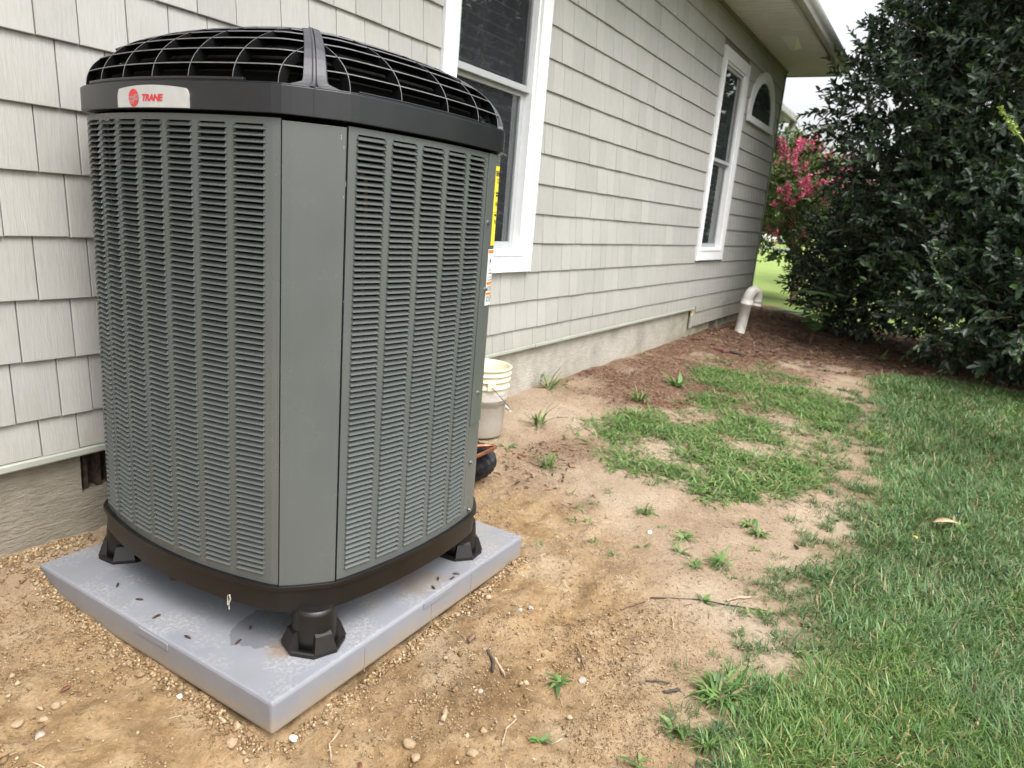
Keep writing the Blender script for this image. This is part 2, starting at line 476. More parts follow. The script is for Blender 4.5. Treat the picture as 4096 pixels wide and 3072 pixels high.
def gz(x, y):
    x = np.asarray(x, float); y = np.asarray(y, float)
    z = -0.612 - 0.088 * sstep(0.0, 1.05, -y)
    near = np.exp(-((x - 2.0) ** 2 + (y + 1.5) ** 2) / 60.0)
    z = z + (fbm(x * 0.9, y * 0.9, 3, 3) - 0.5) * 0.05
    z = z + (fbm(x * 4, y * 4, 8, 4) - 0.5) * 0.030 * near
    cm = clay_mask(x, y)
    z = z + (fbm(x * 17, y * 17, 14, 4) - 0.5) * (0.010 + 0.030 * cm) * near
    z = z + (fbm(x * 60, y * 60, 15, 3) - 0.5) * (0.005 + 0.013 * cm) * near
    # spoil heaped against the pad's right end and its front
    z = z + 0.025 * np.exp(-(((x - 2.12) / 0.16) ** 2 + ((y + 1.12) / 0.12) ** 2))
    z = z + 0.020 * np.exp(-(((x - 1.75) / 0.30) ** 2 + ((y + 1.22) / 0.10) ** 2))
    # ground falls away more steeply beside the pad's left end
    z = z - 0.050 * sstep(0.03, 0.22, -y) * (1 - sstep(0.25, 1.0, -y)) * (1 - sstep(0.95, 1.4, x)) * sstep(-1.5, 0.2, x)
    z = z + 0.020 * np.exp(-(((x - 1.1) / 0.6) ** 2 + ((y - 0.0) / 0.05) ** 2))
    # scooped hollow in front of the right side
    z = z - 0.022 * np.exp(-(((x - 1.55) / 0.22) ** 2 + ((y + 1.50) / 0.14) ** 2))
    # keep it below the top of the pad inside its outline
    inside = sstep(0.0, 0.04, np.minimum(np.minimum(x - 0.965, 2.095 - x), np.minimum(y + 1.095, -0.081 - y)))
    z = z * (1 - inside) + inside * np.minimum(z, -0.672)
    far = sstep(12, 40, np.hypot(x, y))
    return z * (1 - far) + far * (-0.72)

def mat_ground():
    m, nt, b = new_mat("soil_and_lawn")
    a = nt.nodes.new("ShaderNodeVertexColor"); a.layer_name = "tone"
    sp = nt.nodes.new("ShaderNodeSeparateColor"); nt.links.new(a.outputs[0], sp.inputs[0])
    v = coords(nt, "World")
    n1 = noise(nt, v, 1.7, 6, 0.6); n2 = noise(nt, v, 9, 5, 0.65); n3 = noise(nt, v, 70, 4, 0.7); n4 = noise(nt, v, 260, 3, 0.7)
    soil = ramp(nt, n1, [(0.30, (0.235, 0.165, 0.108)), (0.5, (0.34, 0.258, 0.180)), (0.7, (0.43, 0.355, 0.268))])
    clay = ramp(nt, n2, [(0.30, (0.205, 0.127, 0.061)), (0.5, (0.31, 0.210, 0.113)), (0.72, (0.39, 0.29, 0.178))])
    c = mixc(nt, sp.outputs[2], soil, clay)
    # darker, damp spoil dug out beside the pad; pale packed patches
    hp = nt.nodes.new("ShaderNodeVectorMath"); hp.operation = 'DISTANCE'; hp.inputs[1].default_value = (1.42, -1.30, -0.68); nt.links.new(v, hp.inputs[0])
    hd = math_n(nt, 'ADD', hp.outputs["Value"], math_n(nt, 'MULTIPLY', n2, 0.35))
    c = mixc(nt, math_n(nt, 'MULTIPLY', ramp(nt, hd, [(0.22, (1, 1, 1)), (0.48, (0, 0, 0))]), 0.75), c, (0.155, 0.098, 0.050))
    pk = ramp(nt, noise(nt, v, 3.1, 5, 0.6), [(0.52, (0, 0, 0)), (0.68, (1, 1, 1))])
    c = mixc(nt, math_n(nt, 'MULTIPLY', pk, 0.45), c, (0.44, 0.36, 0.255))
    c = mixc(nt, 0.6, c, ramp(nt, n3, [(0.3, (0.60, 0.57, 0.53)), (0.62, (1.10, 1.10, 1.10))]), 'MULTIPLY')
    mul = ramp(nt, n3, [(0.3, (0.05, 0.028, 0.018)), (0.5, (0.13, 0.075, 0.048)), (0.7, (0.24, 0.16, 0.11))])
    mm = math_n(nt, 'MULTIPLY', sp.outputs[1], ramp(nt, n2, [(0.25, (0.45,) * 3), (0.55, (1,) * 3)]))
    c = mixc(nt, mm, c, mul)
    lawnc = ramp(nt, noise(nt, v, 3.0, 5, 0.7), [(0.3, (0.055, 0.085, 0.020)), (0.7, (0.10, 0.15, 0.035))])
    gx = nt.nodes.new("ShaderNodeSeparateXYZ"); nt.links.new(v, gx.inputs[0])
    farf = ramp(nt, math_n(nt, 'MULTIPLY', gx.outputs[0], 0.05), [(0.45, (0, 0, 0)), (0.6, (1, 1, 1))])
    lawnc = mixc(nt, farf, mixc(nt, 0.55, lawnc, (0.15, 0.105, 0.06)), ramp(nt, noise(nt, v, 1.2, 6, 0.7), [(0.3, (0.19, 0.265, 0.07)), (0.7, (0.26, 0.34, 0.11))]))
    c = mixc(nt, sp.outputs[0], c, lawnc)
    nt.links.new(c, b.inputs["Base Color"])
    b.inputs["Roughness"].default_value = 0.95; b.inputs["Specular IOR Level"].default_value = 0.15
    h = math_n(nt, 'ADD', n3, math_n(nt, 'MULTIPLY', n4, 0.5))
    bump(nt, b, h, 0.95, 0.008)
    return m
M['ground'] = mat_ground()

def axis(segs):
    out = []
    for a, b_, n in segs: out += list(np.linspace(a, b_, n, endpoint=False))
    out.append(segs[-1][1])
    return np.array(out)
gx = axis([(-260, -20, 12), (-20, -2, 12), (-2, 0.5, 25), (0.5, 3.2, 210), (3.2, 6, 100), (6, 12, 90), (12, 40, 40), (40, 400, 24)])
gy = axis([(-260, -30, 10), (-30, -6, 24), (-6, -3, 50), (-3, 0.15, 230), (0.15, 1.0, 4), (1.0, 30, 30), (30, 260, 12)])
X, Y = np.meshgrid(gx, gy)
Z = gz(X, Y)
# under the house the sheet is left flat and low
under = (Y > 0.12) & (X < 9.9)
Z = np.where(under, -0.75, Z)
nx, ny = len(gx), len(gy)
idx = np.arange(nx * ny).reshape(ny, nx)
Fg = np.stack([idx[:-1, :-1], idx[:-1, 1:], idx[1:, 1:], idx[1:, :-1]], -1).reshape(-1, 4)
lm = lawn_mask(X, Y); mmk = mulch_mask(X, Y) * (1 - lm); ck = clay_mask(X, Y)
colr = np.stack([lm, mmk, ck], -1).reshape(-1, 3)
me = np_mesh("ground", np.stack([X, Y, Z], -1).reshape(-1, 3), Fg, M['ground'], True, col=colr)
ground = link(bpy.data.objects.new("ground", me)); tag(ground, kind="structure")
ground["label"] = "bare tan soil yard running into lawn beside the house"

# road far away
road_m = simple("asphalt", (0.16, 0.16, 0.175), 0.9, 0.1, 3, kind="World")
rd = box_obj("road", (60, -200, -0.76), (67, 200, -0.70), road_m); tag(rd, kind="structure")

# ------------------------------------------------------------------ HOUSE
H = 0.178
X0, X1 = -1.6, 10.02                      # wall extents along x
house = empty("house", (0, 0, -0.6), "pale grey house wall clad in cedar-look shingles with white trimmed windows", "house")
house.location = (0, 0, 0)
WIN = [(2.87, 3.87, 0.185, 2.25), (7.28, 8.27, 0.20, 2.25)]
SOF = 2.55
JX = 7.48                                   # siding steps down here
def wall_piece(name, x0, x1, z0, z1, y0=0.0, y1=0.12, mat=None):
    return (x0, y0, z0), (x1, y1, z1)
bm = bmesh.new()
xs = [X0] + [v for w in WIN for v in (w[0] + 0.10, w[1] - 0.10)] + [X1]
for a, b_ in zip(xs[0::2], xs[1::2]):
    add_box(bm, (a, 0.0, -0.30), (b_, 0.12, SOF))
for w in WIN:
    add_box(bm, (w[0] + 0.10, 0.0, -0.30), (w[1] - 0.10, 0.12, w[2] + 0.06))
    add_box(bm, (w[0] + 0.10, 0.0, w[3] - 0.08), (w[1] - 0.10, 0.12, SOF))
add_box(bm, (JX, 0.0, -0.505), (X1, 0.12, -0.302))
bm_obj("wall_sheathing", bm, M['backer'], house)

# shingles -----------------------------------------------------------------
def shingle_mesh(lip=0.0165):
    # unit width (x 0..1), unit height (z 0..1), wedge thickness, front face bevelled at its edges
    e = 0.012
    V = [(0, 0, 0), (1, 0, 0), (1, 0, 1), (0, 0, 1),
         (0, -lip, 0), (1, -lip, 0), (1, -0.004, 1), (0, -0.004, 1),
         (e, -lip - .0012, 0.010), (1 - e, -lip - .0012, 0.010), (1 - e, -0.0052, 1), (e, -0.0052, 1)]
    F = [(4, 5, 1, 0), (5, 6, 2, 1), (7, 4, 0, 3), (6, 7, 3, 2),
         (8, 9, 10, 11), (4, 8, 11, 7), (5, 6, 10, 9), (4, 5, 9, 8), (7, 11, 10, 6)]
    me = bpy.data.meshes.new("shingle"); me.from_pydata(V, [], F); me.update()
    me.materials.append(M['shingle'])
    return me
SH = shingle_mesh()
# joint positions of the courses left of the condenser
KNOWN = {5: [1.088, 1.204], 4: [1.141], 3: [1.073], 2: [0.972, 1.145], 1: [1.048, 1.198], 0: [0.991, 1.139], -1: [1.088], -2: [1.026, 1.134]}
RCn = np.array(RC); CCn = np.array(CC)
def proj(P):
    c = (np.asarray(P, float) - CCn) @ RCn
    return 2048 + 2840 * c[..., 0] / -c[..., 2], 1536 - 2840 * c[..., 1] / -c[..., 2], -c[..., 2]
pieces = []      # x0,x1,z0,z1
WID = [0.095, 0.11, 0.128, 0.14, 0.15, 0.158, 0.17, 0.182, 0.115, 0.145]
def span(z0, z1, k):
    """free x spans of the course"""
    sp = [(X0, X1 - 0.03)]
    for w in WIN:
        if z1 > w[2] + 0.0 and z0 < w[3] - 0.0 and (min(z1, w[3]) - max(z0, w[2])) > 0.06:
            new = []
            for a, b_ in sp:
                if b_ < w[0] or a > w[1]: new.append((a, b_))
                else: new += [(a, w[0] - 0.002), (w[1] + 0.002, b_)]
            sp = new
    return sp
rr = random.Random(11)
for k in range(-3, 15):
    z0 = k * H; z1 = z0 + H
    if z1 > SOF: z1 = SOF - 0.002
    if k == -2: z0 = -0.292
    for part in ((0, 1) if k in (-2,) else (0,)):
        if k == -3: z0 = -0.505
        known = KNOWN.get(k, [])
        x = X0 - rr.random() * 0.15; joints = [x]
        if known:
            while x < known[0] - 0.21: x += rr.choice(WID); joints.append(x)
            joints = [j for j in joints if j < known[0] - 0.09] + known; x = joints[-1]
        while x < X1: x += rr.choice(WID) * rr.uniform(0.94, 1.06); joints.append(x)
        for a, b_ in zip(joints[:-1], joints[1:]):
            for s0, s1 in span(z0, z1, k):
                c0, c1 = max(a, s0), min(b_, s1)
                if c1 - c0 < 0.012: continue
                zz0, zz1 = z0, z1
                mx = 0.5 * (c0 + c1)
                if k <= -3 and mx < JX + 0.05: continue
                if k == -2 and mx > JX + 0.03: zz0 = k * H
                for w in WIN:                           # short pieces over the heads
                    if w[0] < mx < w[1] and zz0 < w[3] < zz1: zz0 = w[3] + 0.004
                    if w[0] < mx < w[1] and zz0 < w[2] < zz1 and zz0 > w[2] - 0.06: zz1 = w[2] - 0.002
                if k == -4 : pass
                pieces.append((c0 + 0.0017, c1 - 0.0017, zz0, zz1))
        break
# the 300 that show largest become single objects, the rest one mesh
def pix_size(p):
    xm, zm = 0.5 * (p[0] + p[1]), 0.5 * (p[2] + p[3])
    u, v, dpt = proj((xm, 0, zm))
    if dpt < 0.2: return -1
    A = proj(np.array([(p[0], 0, p[2]), (p[1], 0, p[2]), (p[1], 0, p[3]), (p[0], 0, p[3])]))
    if A[0].max() < 0 or A[0].min() > 4096 or A[1].max() < 0 or A[1].min() > 3072: return 0
    # hidden behind the condenser
    if 420 < A[0].min() and A[0].max() < 1900 and A[1].min() > 420: return 0
    return (A[0].max() - A[0].min()) * (A[1].max() - A[1].min())
order = sorted(pieces, key=pix_size, reverse=True)
SV = np.array([v.co[:] for v in SH.vertices]); SF = [tuple(p.vertices) for p in SH.polygons]
for p in order[:300]:
    o = bpy.data.objects.new("shingle", SH)
    o.location = (p[0], -0.001, p[2] + rr.uniform(-0.0012, 0.0012)); o.scale = (p[1] - p[0], 1 + rr.uniform(-0.1, 0.1), p[3] - p[2] + 0.004)
    link(o, house)
VV = []; FF = []
for p in order[300:]:
    if pix_size(p) == -1 and p[1] < 0.2: pass
    q = SV * np.array([p[1] - p[0], 1, p[3] - p[2] + 0.004]) + np.array([p[0], -0.001, p[2]])
    n0 = len(VV); VV += q.tolist(); FF += [tuple(i + n0 for i in f) for f in SF]
rest = mesh_obj("shingle_courses", VV, FF, M['shingle'], house); tag(rest, kind="stuff")

# bottom trim, step, corner post
def trim_strip(name, x0, x1):
    V = []; F = []
    prof = [(-0.001, -0.292), (-0.020, -0.294), (-0.024, -0.299), (-0.024, -0.314), (-0.020, -0.319), (0.0, -0.319)]
    for x in (x0, x1): V += [(x, y, z) for y, z in prof]
    n = len(prof)
    for i in range(n - 1): F.append((i, i + 1, n + i + 1, n + i))
    F.append(tuple(range(n))); F.append(tuple(n + i for i in reversed(range(n))))
    return mesh_obj(name, V, F, M['trim'], house)
trim_strip("base_trim", X0, 4.03)
o = trim_strip("base_trim", 4.034, JX + 0.02); o.location.y = -0.002
box_obj("step_trim", (JX - 0.05, -0.022, -0.515), (JX + 0.0, 0.0, -0.321), M['trim'], house, 0.003)
box_obj("corner_trim", (X1 - 0.03, -0.024, -0.505), (X1 + 0.03, 0.10, SOF), M['postdark'], house, 0.003)
box_obj("side_wall", (X1 - 0.14, 0.12, -0.505), (X1 - 0.001, 7.0, SOF), M['shingle'], house)

# foundation with its vent hole
bm = bmesh.new()
VX0, VX1, VZ0, VZ1 = 1.150, 1.40, -0.462, -0.322
add_box(bm, (X0, 0.016, -1.0), (VX0, 0.20, -0.315)); add_box(bm, (VX1, 0.016, -1.0), (JX - 0.03, 0.20, -0.315))
add_box(bm, (VX0, 0.016, -1.0), (VX1, 0.20, VZ0)); add_box(bm, (VX0, 0.10, VZ0), (VX1, 0.20, -0.315))
add_box(bm, (JX - 0.03, 0.018, -1.0), (8.30, 0.20, -0.506)); add_box(bm, (8.62, 0.018, -1.0), (X1, 0.20, -0.506))
bmesh.ops.subdivide_edges(bm, edges=bm.edges[:], cuts=2, use_grid_fill=True)
bm_obj("foundation", bm, M['found'], house)
box_obj("foundation_block", (8.302, 0.05, -1.0), (8.618, 0.18, -0.507), simple("brown_block", (0.13, 0.095, 0.075), 0.9, 0.3, 10), house)
vent = box_obj("foundation_vent", (VX0, 0.085, VZ0), (VX1, 0.099, -0.323), M['rubble'], house)
for i in range(6):
    xx = VX0 + 0.022 + i * 0.042
    box_obj("slat", (xx, 0.045, VZ0 + 0.004), (xx + 0.014, 0.075, -0.325), M['rubble'], vent)
tube_obj("foam_chunk", [(JX - 0.045, -0.012, -0.335), (JX - 0.043, -0.016, -0.36), (JX - 0.046, -0.012, -0.385)], [0.010, 0.016, 0.008], simple("foam", (0.62, 0.42, 0.13), 0.9, 0.3, 80), house, 6)

# soffit, gutter, roof ------------------------------------------------------
OV = 0.60
for i in range(40):                                       # ribbed soffit panels, each with three ridges
    xa = 10.36 - (i + 1) * 0.30; xb = xa + 0.298
    if xb < X0: break
    V = []; F = []
    prof = []
    for j in range(3):
        u = xa + j * 0.0993
        prof += [(u, SOF + 0.018), (u + 0.012, SOF + 0.018), (u + 0.018, SOF), (u + 0.0933, SOF), (u + 0.0993, SOF + 0.018)]
    y1 = 0.0
    if xa > X1 + 0.02: y1 = 0.35
    for (u, z) in prof:
        V.append((u, -OV, z)); V.append((u, y1, z))
    for j in range(len(prof) - 1): F.append((2 * j, 2 * j + 1, 2 * j + 3, 2 * j + 2))
    mesh_obj("soffit_panel", V, F, M['soffit'], house)
box_obj("soffit_return", (X1 + 0.032, 0.0, SOF + 0.006), (10.36, 6.5, SOF + 0.012), M['soffit'], house)
box_obj("soffit_trim", (X0, -0.035, SOF - 0.028), (X1 + 0.03, -0.0, SOF - 0.001), M['postdark'], house, 0.003)
box_obj("fascia", (X0, -OV - 0.02, SOF - 0.012), (10.38, -OV, SOF + 0.16), M['gutter'], house)
box_obj("fascia", (10.362, -OV, SOF - 0.012), (10.382, 6.5, SOF + 0.16), M['gutter'], house)
gp = [(-0.02, 0.0), (-0.085, 0.0), (-0.095, 0.03), (-0.115, 0.06), (-0.125, 0.085), (-0.125, 0.115), (-0.105, 0.115), (-0.105, 0.10)]
V = []; F = []
for x in (X0, 10.40): V += [(x, -OV + y, SOF + 0.015 + z) for y, z in gp]
n = len(gp)
for i in range(n - 1): F.append((i, i + 1, n + i + 1, n + i))
F.append(tuple(range(n))); F.append(tuple(n + i for i in reversed(range(n))))
mesh_obj("gutter", V, F, M['gutter'], house)
mesh_obj("roof", [(X0, -OV - 0.07, SOF + 0.14), (10.44, -OV - 0.07, SOF + 0.14), (5.5, 5.0, SOF + 2.6), (X0, 5.0, SOF + 2.6), (10.44, 7.0, SOF + 0.14), (X0, 7.0, SOF + 0.14), (10.44, 7.0, SOF + 0.10), (X0, 7.0, SOF + 0.10)],
         [(0, 1, 2, 3), (1, 4, 2), (2, 4, 5, 3), (0, 3, 5), ], M['roof'], house)
# little triangular soffit deflector
mesh_obj("soffit_vent_hood", [(8.30, -0.27, SOF), (8.34, -0.44, SOF), (8.85, -0.40, SOF), (8.80, -0.26, SOF), (8.72, -0.35, SOF - 0.055), (8.70, -0.31, SOF - 0.05)],
         [(0, 1, 4, 5), (1, 2, 4), (2, 3, 5, 4), (3, 0, 5)], M['white'], house)

# windows ---------------------------------------------------------------
def frame_ring(bm, x0, x1, z0, z1, w, y0, y1, bev=0.003):
    add_box(bm, (x0, y0, z0), (x0 + w, y1, z1), bev)
    add_box(bm, (x1 - w, y0, z0), (x1, y1, z1), bev)
    add_box(bm, (x0 + w, y0 + .001, z0), (x1 - w, y1 - .001, z0 + w), bev)
    add_box(bm, (x0 + w, y0 + .001, z1 - w), (x1 - w, y1 - .001, z1), bev)
for wi, (x0, x1, z0, z1) in enumerate(WIN):
    # casing: mitred wide outer boards plus stepped inner beads
    cw = 0.095
    bm = bmesh.new()
    def mitre(pts, yb, yf):
        vb = [bm.verts.new((p[0], yb, p[1])) for p in pts]; vf = [bm.verts.new((p[0], yf[i] if hasattr(yf, '__len__') else yf, p[1])) for i, p in enumerate(pts)]
        bm.faces.new(vf); bm.faces.new(vb[::-1])
        for i in range(4): bm.faces.new((vb[i], vb[(i + 1) % 4], vf[(i + 1) % 4], vf[i]))
    O = [(x0, z0), (x1, z0), (x1, z1), (x0, z1)]; I = [(x0 + cw, z0 + cw), (x1 - cw, z0 + cw), (x1 - cw, z1 - cw), (x0 + cw, z1 - cw)]
    for i in range(4):
        a, b_ = O[i], O[(i + 1) % 4]; c, d = I[(i + 1) % 4], I[i]
        g = 0.0012
        mitre([a, b_, c, d], 0.0, [-0.028, -0.028, -0.020, -0.020])
    win = bm_obj("window", bm, M['white'], house)
    bm = bmesh.new()
    frame_ring(bm, x0 + cw + 0.0005, x1 - cw - 0.0005, z0 + cw + 0.0005, z1 - cw - 0.0005, 0.016, -0.030, 0.05)
    frame_ring(bm, x0 + cw + 0.0175, x1 - cw - 0.0175, z0 + cw + 0.0175, z1 - cw - 0.0175, 0.020, -0.014, 0.06)
    bm_obj("frame", bm, M['white'], win)
    ix0, ix1, iz0, iz1 = x0 + cw + 0.038, x1 - cw - 0.038, z0 + cw + 0.038, z1 - cw - 0.038
    zm = 0.5 * (iz0 + iz1) - 0.01
    bm = bmesh.new(); frame_ring(bm, ix0, ix1, zm - 0.010, iz1, 0.034, 0.006, 0.034); bm_obj("upper_sash", bm, M['vinylgrey'], win)
    bm = bmesh.new(); frame_ring(bm, ix0, ix1, iz0, zm + 0.006, 0.040, 0.036, 0.062); bm_obj("lower_sash", bm, M['vinylgrey'], win)
    mesh_obj("pane", [(ix0 + .034, 0.02, zm + .02), (ix1 - .034, 0.02, zm + .02), (ix1 - .034, 0.02, iz1 - .03), (ix0 + .034, 0.02, iz1 - .03)], [(0, 1, 2, 3)], M['glass'], win)
    mesh_obj("pane", [(ix0 + .040, 0.05, iz0 + .03), (ix1 - .04, 0.05, iz0 + .03), (ix1 - .04, 0.05, zm - .02), (ix0 + .04, 0.05, zm - .02)], [(0, 1, 2, 3)], M['glass'], win)
    # insect screen over the lower sash
    # room behind
    bm = bmesh.new()
    add_box(bm, (x0 + 0.05, 0.40, z0), (x1 - 0.05, 0.42, z1)); add_box(bm, (x0 + 0.03, 0.065, z0), (x0 + 0.05, 0.42, z1)); add_box(bm, (x1 - 0.05, 0.065, z0), (x1 - 0.03, 0.42, z1))
    add_box(bm, (x0 + 0.05, 0.065, z0 - .02), (x1 - 0.05, 0.42, z0 + 0.02)); add_box(bm, (x0 + 0.05, 0.065, z1 - .02), (x1 - 0.05, 0.42, z1 + 0.02))
    bm_obj("dark_backing", bm, M['room'], win)
    zz = iz1 - 0.02
    while zz > (zm - 0.75 if wi == 0 else iz0 + 0.1):
        b0 = mesh_obj("blind_slat", [(ix0 + 0.005, 0.105, zz - 0.012), (ix1 - 0.02, 0.105, zz - 0.012), (ix1 - 0.02, 0.148, zz + 0.012), (ix0 + 0.005, 0.148, zz + 0.012),
                                     (ix0 + 0.005, 0.105, zz - 0.015), (ix1 - 0.02, 0.105, zz - 0.015), (ix1 - 0.02, 0.148, zz + 0.009), (ix0 + 0.005, 0.148, zz + 0.009)],
                      [(0, 1, 2, 3), (7, 6, 5, 4), (0, 4, 5, 1), (2, 6, 7, 3)], M['blind'], win)
        zz -= 0.058
    tube_obj("blind_cord", [(ix0 + 0.36, 0.100, iz1), (ix0 + 0.36, 0.100, zm - 0.7)], 0.0012, M['blind'], win, 5)
    if wi == 1:
        V = []; F = []
        for j in range(30):
            xx = ix0 + 0.25 + 0.30 * j / 29; yy = 0.2 + 0.015 * math.sin(j * 1.3)
            V += [(xx, yy, iz0), (xx, yy, zm)]
        F = [(2 * j, 2 * j + 1, 2 * j + 3, 2 * j + 2) for j in range(29)]
        mesh_obj("curtain", V, F, M['curtain'], win)
    # sloping sill flashing below
    bm = bmesh.new()
    vs = [bm.verts.new(p) for p in [(x0 + cw, -0.032, z0 + cw - 0.012), (x1 - cw, -0.032, z0 + cw - 0.012), (x1 - 0.012, -0.040, z0 + 0.004), (x0 + 0.012, -0.040, z0 + 0.004),
                                    (x0 + cw, -0.0285, z0 + cw - 0.012), (x1 - cw, -0.0285, z0 + cw - 0.012), (x1 - 0.012, -0.0285, z0 + 0.004), (x0 + 0.012, -0.0285, z0 + 0.004)]]
    for f in ((0, 1, 2, 3), (7, 6, 5, 4), (0, 4, 5, 1), (3, 2, 6, 7), (0, 3, 7, 4), (1, 5, 6, 2)): bm.faces.new([vs[i] for i in f])
    bm_obj("sill", bm, M['white'], win)

# half-round window, fixed on the face of the shingles
AX, AZ, AR = 9.05, 1.735, 0.62
def half_ring(r0, r1, y0, y1, name, mat, parent, sill=0.0):
    n = 36; V = []; F = []
    for i in range(n + 1):
        t = PI * i / n
        for r in (r0, r1):
            for y in (y0, y1): V.append((AX + r * math.cos(t), y, AZ + 0.06 + (r / AR) * (AR * 0.86) * math.sin(t)))
    for i in range(n):
        a = i * 4; b_ = a + 4
        F += [(a, a + 2, b_ + 2, b_), (a + 2, a + 3, b_ + 3, b_ + 2), (a + 1, a, b_, b_ + 1), (a + 3, a + 1, b_ + 1, b_ + 3)]
    return mesh_obj(name, V, F, mat, parent)
arch = half_ring(AR - 0.10, AR, -0.042, -0.002, "arched_window", M['white'], house)
half_ring(AR - 0.135, AR - 0.102, -0.034, -0.016, "frame", M['white'], arch)
box_obj("sill", (AX - AR - 0.012, -0.050, AZ - 0.01), (AX + AR + 0.012, -0.0165, AZ + 0.058), M['white'], arch, 0.004)
n = 30
mesh_obj("pane", [(AX + (AR - .135) * math.cos(PI * i / n), -0.024, AZ + 0.06 + (AR - .135) * .86 * math.sin(PI * i / n)) for i in range(n + 1)], [tuple(range(n + 1))], M['glass'], arch)
mesh_obj("dark_backing", [(AX + (AR - .12) * math.cos(PI * i / n), -0.0175, AZ + 0.06 + (AR - .12) * .86 * math.sin(PI * i / n)) for i in range(n + 1)], [tuple(range(n + 1))], M['room'], arch)  # flat dark sheet stands in for the unlit room

# farther wing of the house: eave, gutter, downspout
WX0, WX1, WY0 = 11.0, 13.50, 0.56
WS = SOF - 0.12
box_obj("wing_wall", (10.05, 2.2, -0.7), (16.0, 2.35, SOF), M['shingle'], house)
box_obj("wing_soffit", (10.40, WY0, WS - 0.03), (WX1, 2.35, WS - 0.015), M['soffit'], house)
box_obj("wing_gutter", (10.40, WY0 - 0.12, WS - 0.02), (WX1 + 0.12, WY0, WS + 0.10), M['gutter'], house, 0.02)
mesh_obj("wing_roof", [(10.4, WY0 - 0.08, WS + .1), (WX1 + .1, WY0 - 0.08, WS + .1), (WX1 - .2, 3.5, WS + 1.4), (10.4, 3.5, WS + 1.4)], [(0, 1, 2, 3)], M['roof'], house)
tube_obj("wing_downspout", [(WX1 - 0.02, WY0 - 0.06, WS - 0.02), (WX1 - 0.02, WY0 - 0.06, WS - 0.18), (WX1 - 0.06, WY0 - 0.01, WS - 0.27), (WX1 - 0.5, WY0 + 0.7, WS - 0.42), (WX1 - 0.9, WY0 + 1.4, WS - 0.55), (WX1 - 0.92, WY0 + 1.5, WS - 0.7), (WX1 - 0.92, WY0 + 1.5, -0.6)], 0.058, M['gutter'], house, 10)

# ------------------------------------------------------------------ CONDENSER
def arc(p0, p1, bulge, n=60):
    p0 = np.array(p0); p1 = np.array(p1); m = (p0 + p1) / 2; d = p1 - p0; L = np.linalg.norm(d); nr = np.array([d[1], -d[0]]) / L
    r = (L * L / 4 + bulge * bulge) / (2 * bulge); s = np.linspace(-1, 1, n + 1) * L / 2
    h = np.sqrt(r * r - s * s) - (r - bulge)
    return m + np.outer(s, d / L) + np.outer(h, nr)
VTX = [(1.106, -.205), (1.106, -.943), (1.219, -1.037), (1.813, -1.056), (1.925, -.965), (1.925, -.20), (1.80, -.105), (1.219, -.105)]
raw = np.concatenate([arc(VTX[0], VTX[1], .056)[:-1], arc(VTX[1], VTX[2], .003)[:-1], arc(VTX[2], VTX[3], .031)[:-1], arc(VTX[3], VTX[4], .004)[:-1],
                      arc(VTX[4], VTX[5], .05)[:-1], arc(VTX[5], VTX[6], .003)[:-1], arc(VTX[6], VTX[7], .03)[:-1], arc(VTX[7], VTX[0], .003)[:-1]])
rc = np.concatenate([raw, raw[:1]])
sl = np.concatenate([[0], np.cumsum(np.linalg.norm(np.diff(rc, axis=0), axis=1))])
NS = 1600
LT = sl[-1]
su = np.arange(NS) * LT / NS
den = np.stack([np.interp(su, sl, rc[:, 0]), np.interp(su, sl, rc[:, 1])], 1)
sig = 0.013 / (LT / NS); kk = np.arange(-40, 41); ker = np.exp(-kk ** 2 / (2 * sig ** 2)); ker /= ker.sum()
sm = sum(w * np.roll(den, -k, axis=0) for k, w in zip(kk, ker))
tg = np.roll(sm, -1, 0) - np.roll(sm, 1, 0); tg /= np.linalg.norm(tg, axis=1)[:, None]
nm = np.stack([tg[:, 1], -tg[:, 0]], 1)
def s_of(p):
    return np.argmin(np.sum((sm - np.array(p)) ** 2, 1)) * LT / NS
def PT(s, off=0.0):
    f = (np.asarray(s, float) / LT * NS) % NS; i = np.floor(f).astype(int) % NS; t = f - np.floor(f)
    a = sm[i] * (1 - t)[..., None] + sm[(i + 1) % NS] * t[..., None]
    n_ = nm[i] * (1 - t)[..., None] + nm[(i + 1) % NS] * t[..., None]
    return a + n_ * off
def NM(s):
    i = int(s / LT * NS) % NS; return nm[i], tg[i]
def shell(V, F, s0, s1, z0, z1, o0, o1, step=0.02):
    """solid sheet following the outline between arc lengths s0..s1, offsets o0 (back) .. o1 (front)"""
    n = max(1, int(math.ceil((s1 - s0) / step))); ss = np.linspace(s0, s1, n + 1)
    b0 = len(V); A = PT(ss, o0); B = PT(ss, o1)
    for i in range(n + 1):
        V += [(A[i][0], A[i][1], z0), (A[i][0], A[i][1], z1), (B[i][0], B[i][1], z0), (B[i][0], B[i][1], z1)]
    for i in range(n):
        a = b0 + 4 * i; c = a + 4
        F += [(a + 2, c + 2, c + 3, a + 3), (a + 1, c + 1, c, a), (a + 3, c + 3, c + 1, a + 1), (a, c, c + 2, a + 2)]
    F += [(b0, b0 + 2, b0 + 3, b0 + 1), (b0 + 4 * n, b0 + 4 * n + 1, b0 + 4 * n + 3, b0 + 4 * n + 2)]
def shell_obj(name, args, mat, parent, smooth=False):
    V = []; F = []
    for a in args: shell(V, F, *a)
    o = mesh_obj(name, V, F, mat, parent)
    if smooth:
        bv = o.modifiers.new("b", 'BEVEL'); bv.width = 0.002; bv.segments = 2; bv.limit_method = 'ANGLE'; bv.angle_limit = 0.9
    return o
cxy = np.array([1.512, -0.578])
